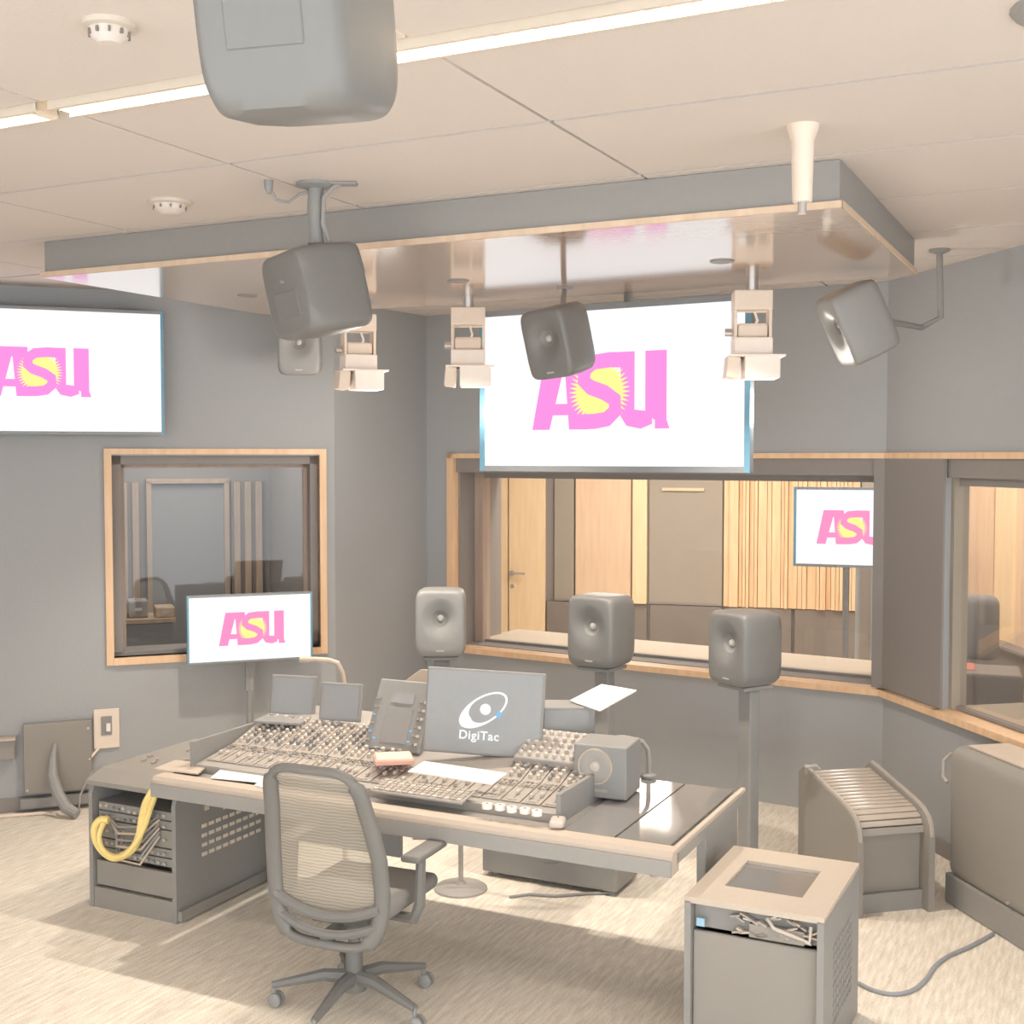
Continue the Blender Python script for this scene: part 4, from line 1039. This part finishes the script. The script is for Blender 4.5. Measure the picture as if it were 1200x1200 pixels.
setp(b.done('yellow_cable', 'yellow', smooth=True), None, None); yc = bpy.data.objects['yellow_cable']; yc.parent = rk; yc['label'] = 'yellow looped patch cables'
b = B()
for j in range(6): b.mat('arm' if j % 2 else 'cable'); y0 = -.01 - .004 * j; b.tube([(.10 + .02 * j, .02, .46 - .02 * j), (.22, y0 - .02, .43 - .03 * j), (.37, y0 - .02, .45 - .035 * j), (.43, .02, .50 - .02 * j)], .006, 6)
b.done('patch_cables', None, rk, smooth=True, kind='stuff')
b = B()
b.mat('white2')
for r in range(4):
    for c in range(9):
        y = .20 + c * .052; z = .28 + r * .046
        b.box((Wr + .002, y, z), (.006, .034, .017))
b.mat('white2')
for (y, z) in ((.22, .5), (.30, .52), (.44, .50), (.46, .55), (.36, .47), (.60, .50), (.65, .53)): b.box((Wr + .002, y, z), (.006, .03, .022))
b.done('vent_slots', None, rk, kind='stuff')
b = B(); b.box((Wr + .012, .38, .035), (.02, .74, .05)); b.done('side_plinth', 'rackf', rk)
b = B()
for j in range(14): b.box((.06 + random.random() * .4, .25 + random.random() * .3, Hr + .022), (.03, .012, .012), rot=(0, 0, random.random() * 3)); 
b.done('cable_ends', 'strip', rk, kind='stuff')

# right front cabinet (computer case) with a window in its lid
cb = thing('computer_cabinet', 'square dark equipment cabinet at the front right with a framed window in its top', 'cabinet', D(2.52, .0, 0), RZ)
Wc, Dc, Hc = .505, .65, .60
b = B()
for x in (.012, Wc - .012): b.box((x, Dc / 2, Hc / 2 - .006), (.024, Dc, Hc - .02))
b.done('side_panel', 'rack', cb)
b = B(); b.box((Wc / 2, Dc - .012, Hc / 2), (Wc - .05, .024, Hc - .02)); b.done('back_panel', 'rack', cb)
fx0, fx1, fy0, fy1 = .10, .39, .17, .49
b = B()
for c, d in (((Wc / 2, fy0 / 2, 0), (Wc, fy0, .022)), ((Wc / 2, (Dc + fy1) / 2, 0), (Wc, Dc - fy1, .022)), ((fx0 / 2, (fy0 + fy1) / 2, 0), (fx0, fy1 - fy0, .022)), (((Wc + fx1) / 2, (fy0 + fy1) / 2, 0), (Wc - fx1, fy1 - fy0, .022))):
    b.box((c[0], c[1], Hc - .011), d)
b.done('top', 'racktop', cb, label='pale tan top frame')
b = B(); b.box(((fx0 + fx1) / 2, (fy0 + fy1) / 2, Hc - .016), (fx1 - fx0, fy1 - fy0, .006)); b.done('window_pane', 'gls', cb, label='dark glossy window')
b = B(); b.box((Wc / 2, .035, .25), (Wc - .05, .02, .44), bev=.004, seg=1); b.done('front_panel', 'rackf', cb)
b = B(); b.box((Wc / 2, .02, .02), (Wc, .04, .04)); b.done('plinth', 'rack', cb)
b = B(); b.box((Wc / 2, .06, .53), (Wc - .05, .02, .10)); b.done('recess_panel', 'knobd', cb)
b = B(); b.box((Wc * .66, .035, .505), (.20, .03, .05), bev=.004); b.done('socket_panel', 'rackf', cb)
b = B(); rnd = random.Random(3)
for j in range(26): b.mat(rnd.choice(('knob', 'arm', 'strip'))); b.box((.17 + rnd.random() * .3, .03, .49 + rnd.random() * .075), (.02 + rnd.random() * .02, .02, .007), rot=(0, rnd.random() - .5, 0))
for j in range(6): b.mat('knob'); b.box((.21 + j * .012, .024, .135 - .003 * (j % 2)), (.01, .004, .01)); b.box((.21 + j * .012, .024, .09), (.008, .004, .007))
for j in range(8): b.box((.31 + j * .014, .024, .125), (.006, .004, .006)); b.box((.31 + j * .014, .024, .085), (.005, .004, .005))
b.done('port_clutter', None, cb, kind='stuff')
b = B(); b.tube([(.30, .02, .56), (.33, .0, .535), (.40, -.002, .52), (.455, .0, .505), (.455, .02, .555)], .007, 8); b.done('handle', 'knob', cb, smooth=True)
M['bluep'] = plain('blue_sticker', (158, 196, 222), .4)
b = B(); b.box((.055, .022, .505), (.03, .006, .03)); b.done('blue_sticker', 'bluep', cb)
b = B()
for r in range(9):
    for c in range(8): b.box((Wc + .001, .18 + c * .045, .16 + r * .035 + c * .008 * 0), (.004, .03, .010), rot=(.5, 0, 0))
b.done('vent_slots', 'knobd', cb, kind='stuff')

# rolling-top rack at the right
r2 = X0(P(1003, 1052, z=0))
rt = thing('roll_top_rack', 'dark roll-top rack with curved side panels and ribbed lid near the right wall', 'rack', (1.64, 5.78, 0), math.radians(13))
rt.scale = (.95, 1, .93)
side = [(0, 0), (.62, 0), (.62, .60), (.58, .63), (.20, .545)]
arc = [(.15, .545), (.08, .522), (.035, .49), (.008, .45), (0, .39)]
side = [(0, 0), (.62, 0), (.62, .60), (.575, .635), (.24, .565)] + arc
for x0 in (0, .40):
    b = B(); b.prism(side, x0, x0 + .035, lambda y, z, x: (x, y, z)); b.done('side_panel', 'rackf', rt)
    b = B(); q = [(x0 + .0175, y, z + .004) for y, z in side[3:]]; b.tube(q, .011, 6); b.done('edge_trim', 'strip', rt, smooth=True)
prev = [(.57 - .036 * i, .605 - .0075 * i) for i in range(13)] + [(.105, .497), (.075, .475), (.058, .445)]
for (ya, za), (yb, zb) in zip(prev, prev[1:]):
    L = math.hypot(yb - ya, zb - za); b = B(); b.box((.2175, (ya + yb) / 2, (za + zb) / 2), (.362, L - .005, .016), rot=(math.atan2(za - zb, ya - yb), 0, 0), bev=.004, seg=2); b.done('lid_slat', 'roll', rt, smooth=True)
b = B(); b.box((.2175, .055, .425), (.36, .02, .035)); b.done('pull_bar', 'console', rt)
b = B(); b.box((.2175, .09, .26), (.362, .02, .33)); b.done('front_panel', 'rackf', rt)
b = B(); b.box((.2175, .07, .05), (.362, .04, .10)); b.done('plinth', 'rack', rt)
b = B(); b.tube([(-.02, .50, .62), (-.03, .48, .66), (.02, .46, .67), (.03, .44, .65)], .01, 8); b.done('cable_hook', 'console', rt, smooth=True)
b = B(); b.box((.2175, .605, .3), (.362, .02, .58)); b.done('back_panel', 'rack', rt)

# tall cover / case cut off by the right edge
cs3 = thing('covered_case', 'big rounded grey case cut off by the right edge of the frame', 'case', (2.115, 6.02, 0), math.atan2(Bd.y, Bd.x))
b = B(); b.box((.62, .19, .46), (1.22, .34, .66), bev=.07, seg=4); b.done('lid', 'rackf', cs3, smooth=True, ang=60)
b = B(); b.box((.62, .19, .075), (1.215, .335, .15), bev=.01); b.done('base', 'rack', cs3)
b = B(); b.box((.62, .19, .795), (1.02, .22, .012), bev=.004); b.done('top_panel', 'arm', cs3)
b = B(); b.tube([(.05, .08, .70), (.02, .04, .74), (-.005, .02, .70), (.0, .015, .62), (.03, .018, .60)], .010, 8); b.done('handle', 'strip', cs3, smooth=True)
b = B(); b.lathe([(.008, 0), (.008, .012)], c=(.55, .002, .185), n=10, axis='Y'); b.done('rivet', 'steel', cs3)

# cable on the right floor
pts = [P(*q, z=.008) for q in ((1006, 1152), (1022, 1160), (1046, 1165), (1068, 1161), (1084, 1149), (1096, 1132), (1112, 1120), (1135, 1110), (1152, 1101), (1164, 1094))]
fine = []
for i in range(len(pts) - 1):
    a, b_, c_, d_ = pts[max(0, i - 1)], pts[i], pts[i + 1], pts[min(len(pts) - 1, i + 2)]
    for k in range(5):
        t = k / 5; fine.append(.5 * ((2 * b_) + (c_ - a) * t + (2 * a - 5 * b_ + 4 * c_ - d_) * t * t + (3 * b_ - a - 3 * c_ + d_) * t ** 3))
b = B(); b.tube(fine + [pts[-1]], .009, 8); setp(b.done('floor_cable', 'cableb', smooth=True), 'dark blue grey cable curving over the carpet at the lower right', 'cable')

# ================================================================== LEFT WALL LOW THINGS
def Lw(px, t=0, z=0):
    p = wall_line(px, L0, L3); return p - nL * t + Vector((0, 0, z))
a = Lw(63, .05)
wp = thing('wall_panel', 'low brown access panel on the left wall', 'wall panel', a, LA)
b = B(); b.box((0, .02, .33), (.40, .05, .44), bev=.004, seg=1); b.done('panel', 'rackf', wp)
for x, z in ((-.18, .14), (.18, .50)):
    b = B(); b.lathe([(.008, -.012), (.008, -.004)], c=(x, 0, z), n=10, axis='Y'); b.done('screw', 'knob', wp)
b = B(); b.box((0, .0, .06), (.44, .06, .06)); b.done('bottom_rail', 'rack', wp)
a = Lw(0, .05)
wb = thing('wall_box', 'small dark connection box at the left edge with a pale top strip', 'connection box', a, LA)
b = B(); b.box((0, .02, .40), (.12, .06, .12), bev=.004, seg=1); b.done('box', 'rackf', wb)
b = B(); b.box((0, .0, .47), (.13, .07, .014)); b.done('top_strip', 'arm', wb)
a = Lw(121, .01)
ol = thing('wall_outlet', 'tall white outlet plate on the left wall above the rack', 'outlet', a + Vector((0, 0, .36)), LA)
b = B(); b.box((0, 0, .12), (.155, .014, .25), bev=.004); b.done('plate', 'white2', ol)
b = B(); b.box((0, -.008, .14), (.065, .012, .12)); b.done('socket', 'knobd', ol)
b = B(); b.box((.01, -.018, .13), (.025, .012, .05)); b.done('plug', 'white', ol)
b = B(); b.tube([(-.05, -.01, 0), (-.08, -.03, -.03), (-.11, -.04, -.06)], .008, 8); b.done('cable', 'white2', ol, smooth=True)
pts = [Lw(60, .06, .42), Lw(57, .10, .34), Lw(56, .14, .24), Lw(62, .2, .14), Lw(72, .26, .06), Lw(84, .30, .03)]
b = B(); b.tube(pts, [.012, .02, .032, .036, .036, .03], 10); setp(b.done('cable_bundle', 'cable', smooth=True), 'thick grey cable bundle drooping from the left wall to the carpet', 'cable')
pts = [Lw(-10, .12, .012), Lw(20, .13, .012), Lw(48, .14, .012), Lw(60, .2, .012)]
b = B(); b.tube(pts, .011, 8); setp(b.done('floor_strip', 'white2', smooth=True), 'pale cable run on the carpet along the left wall', 'cable')
b = B(); b.tube([Lw(106, .08, .25), Lw(96, .1, .18), Lw(88, .14, .1), Lw(86, .2, .03)], .006, 8); setp(b.done('thin_cable', 'cable', smooth=True), 'thin dark cable hanging beside the thick bundle left of the rack', 'cable')
# ragged low shelf sliver at the console far left
b = None
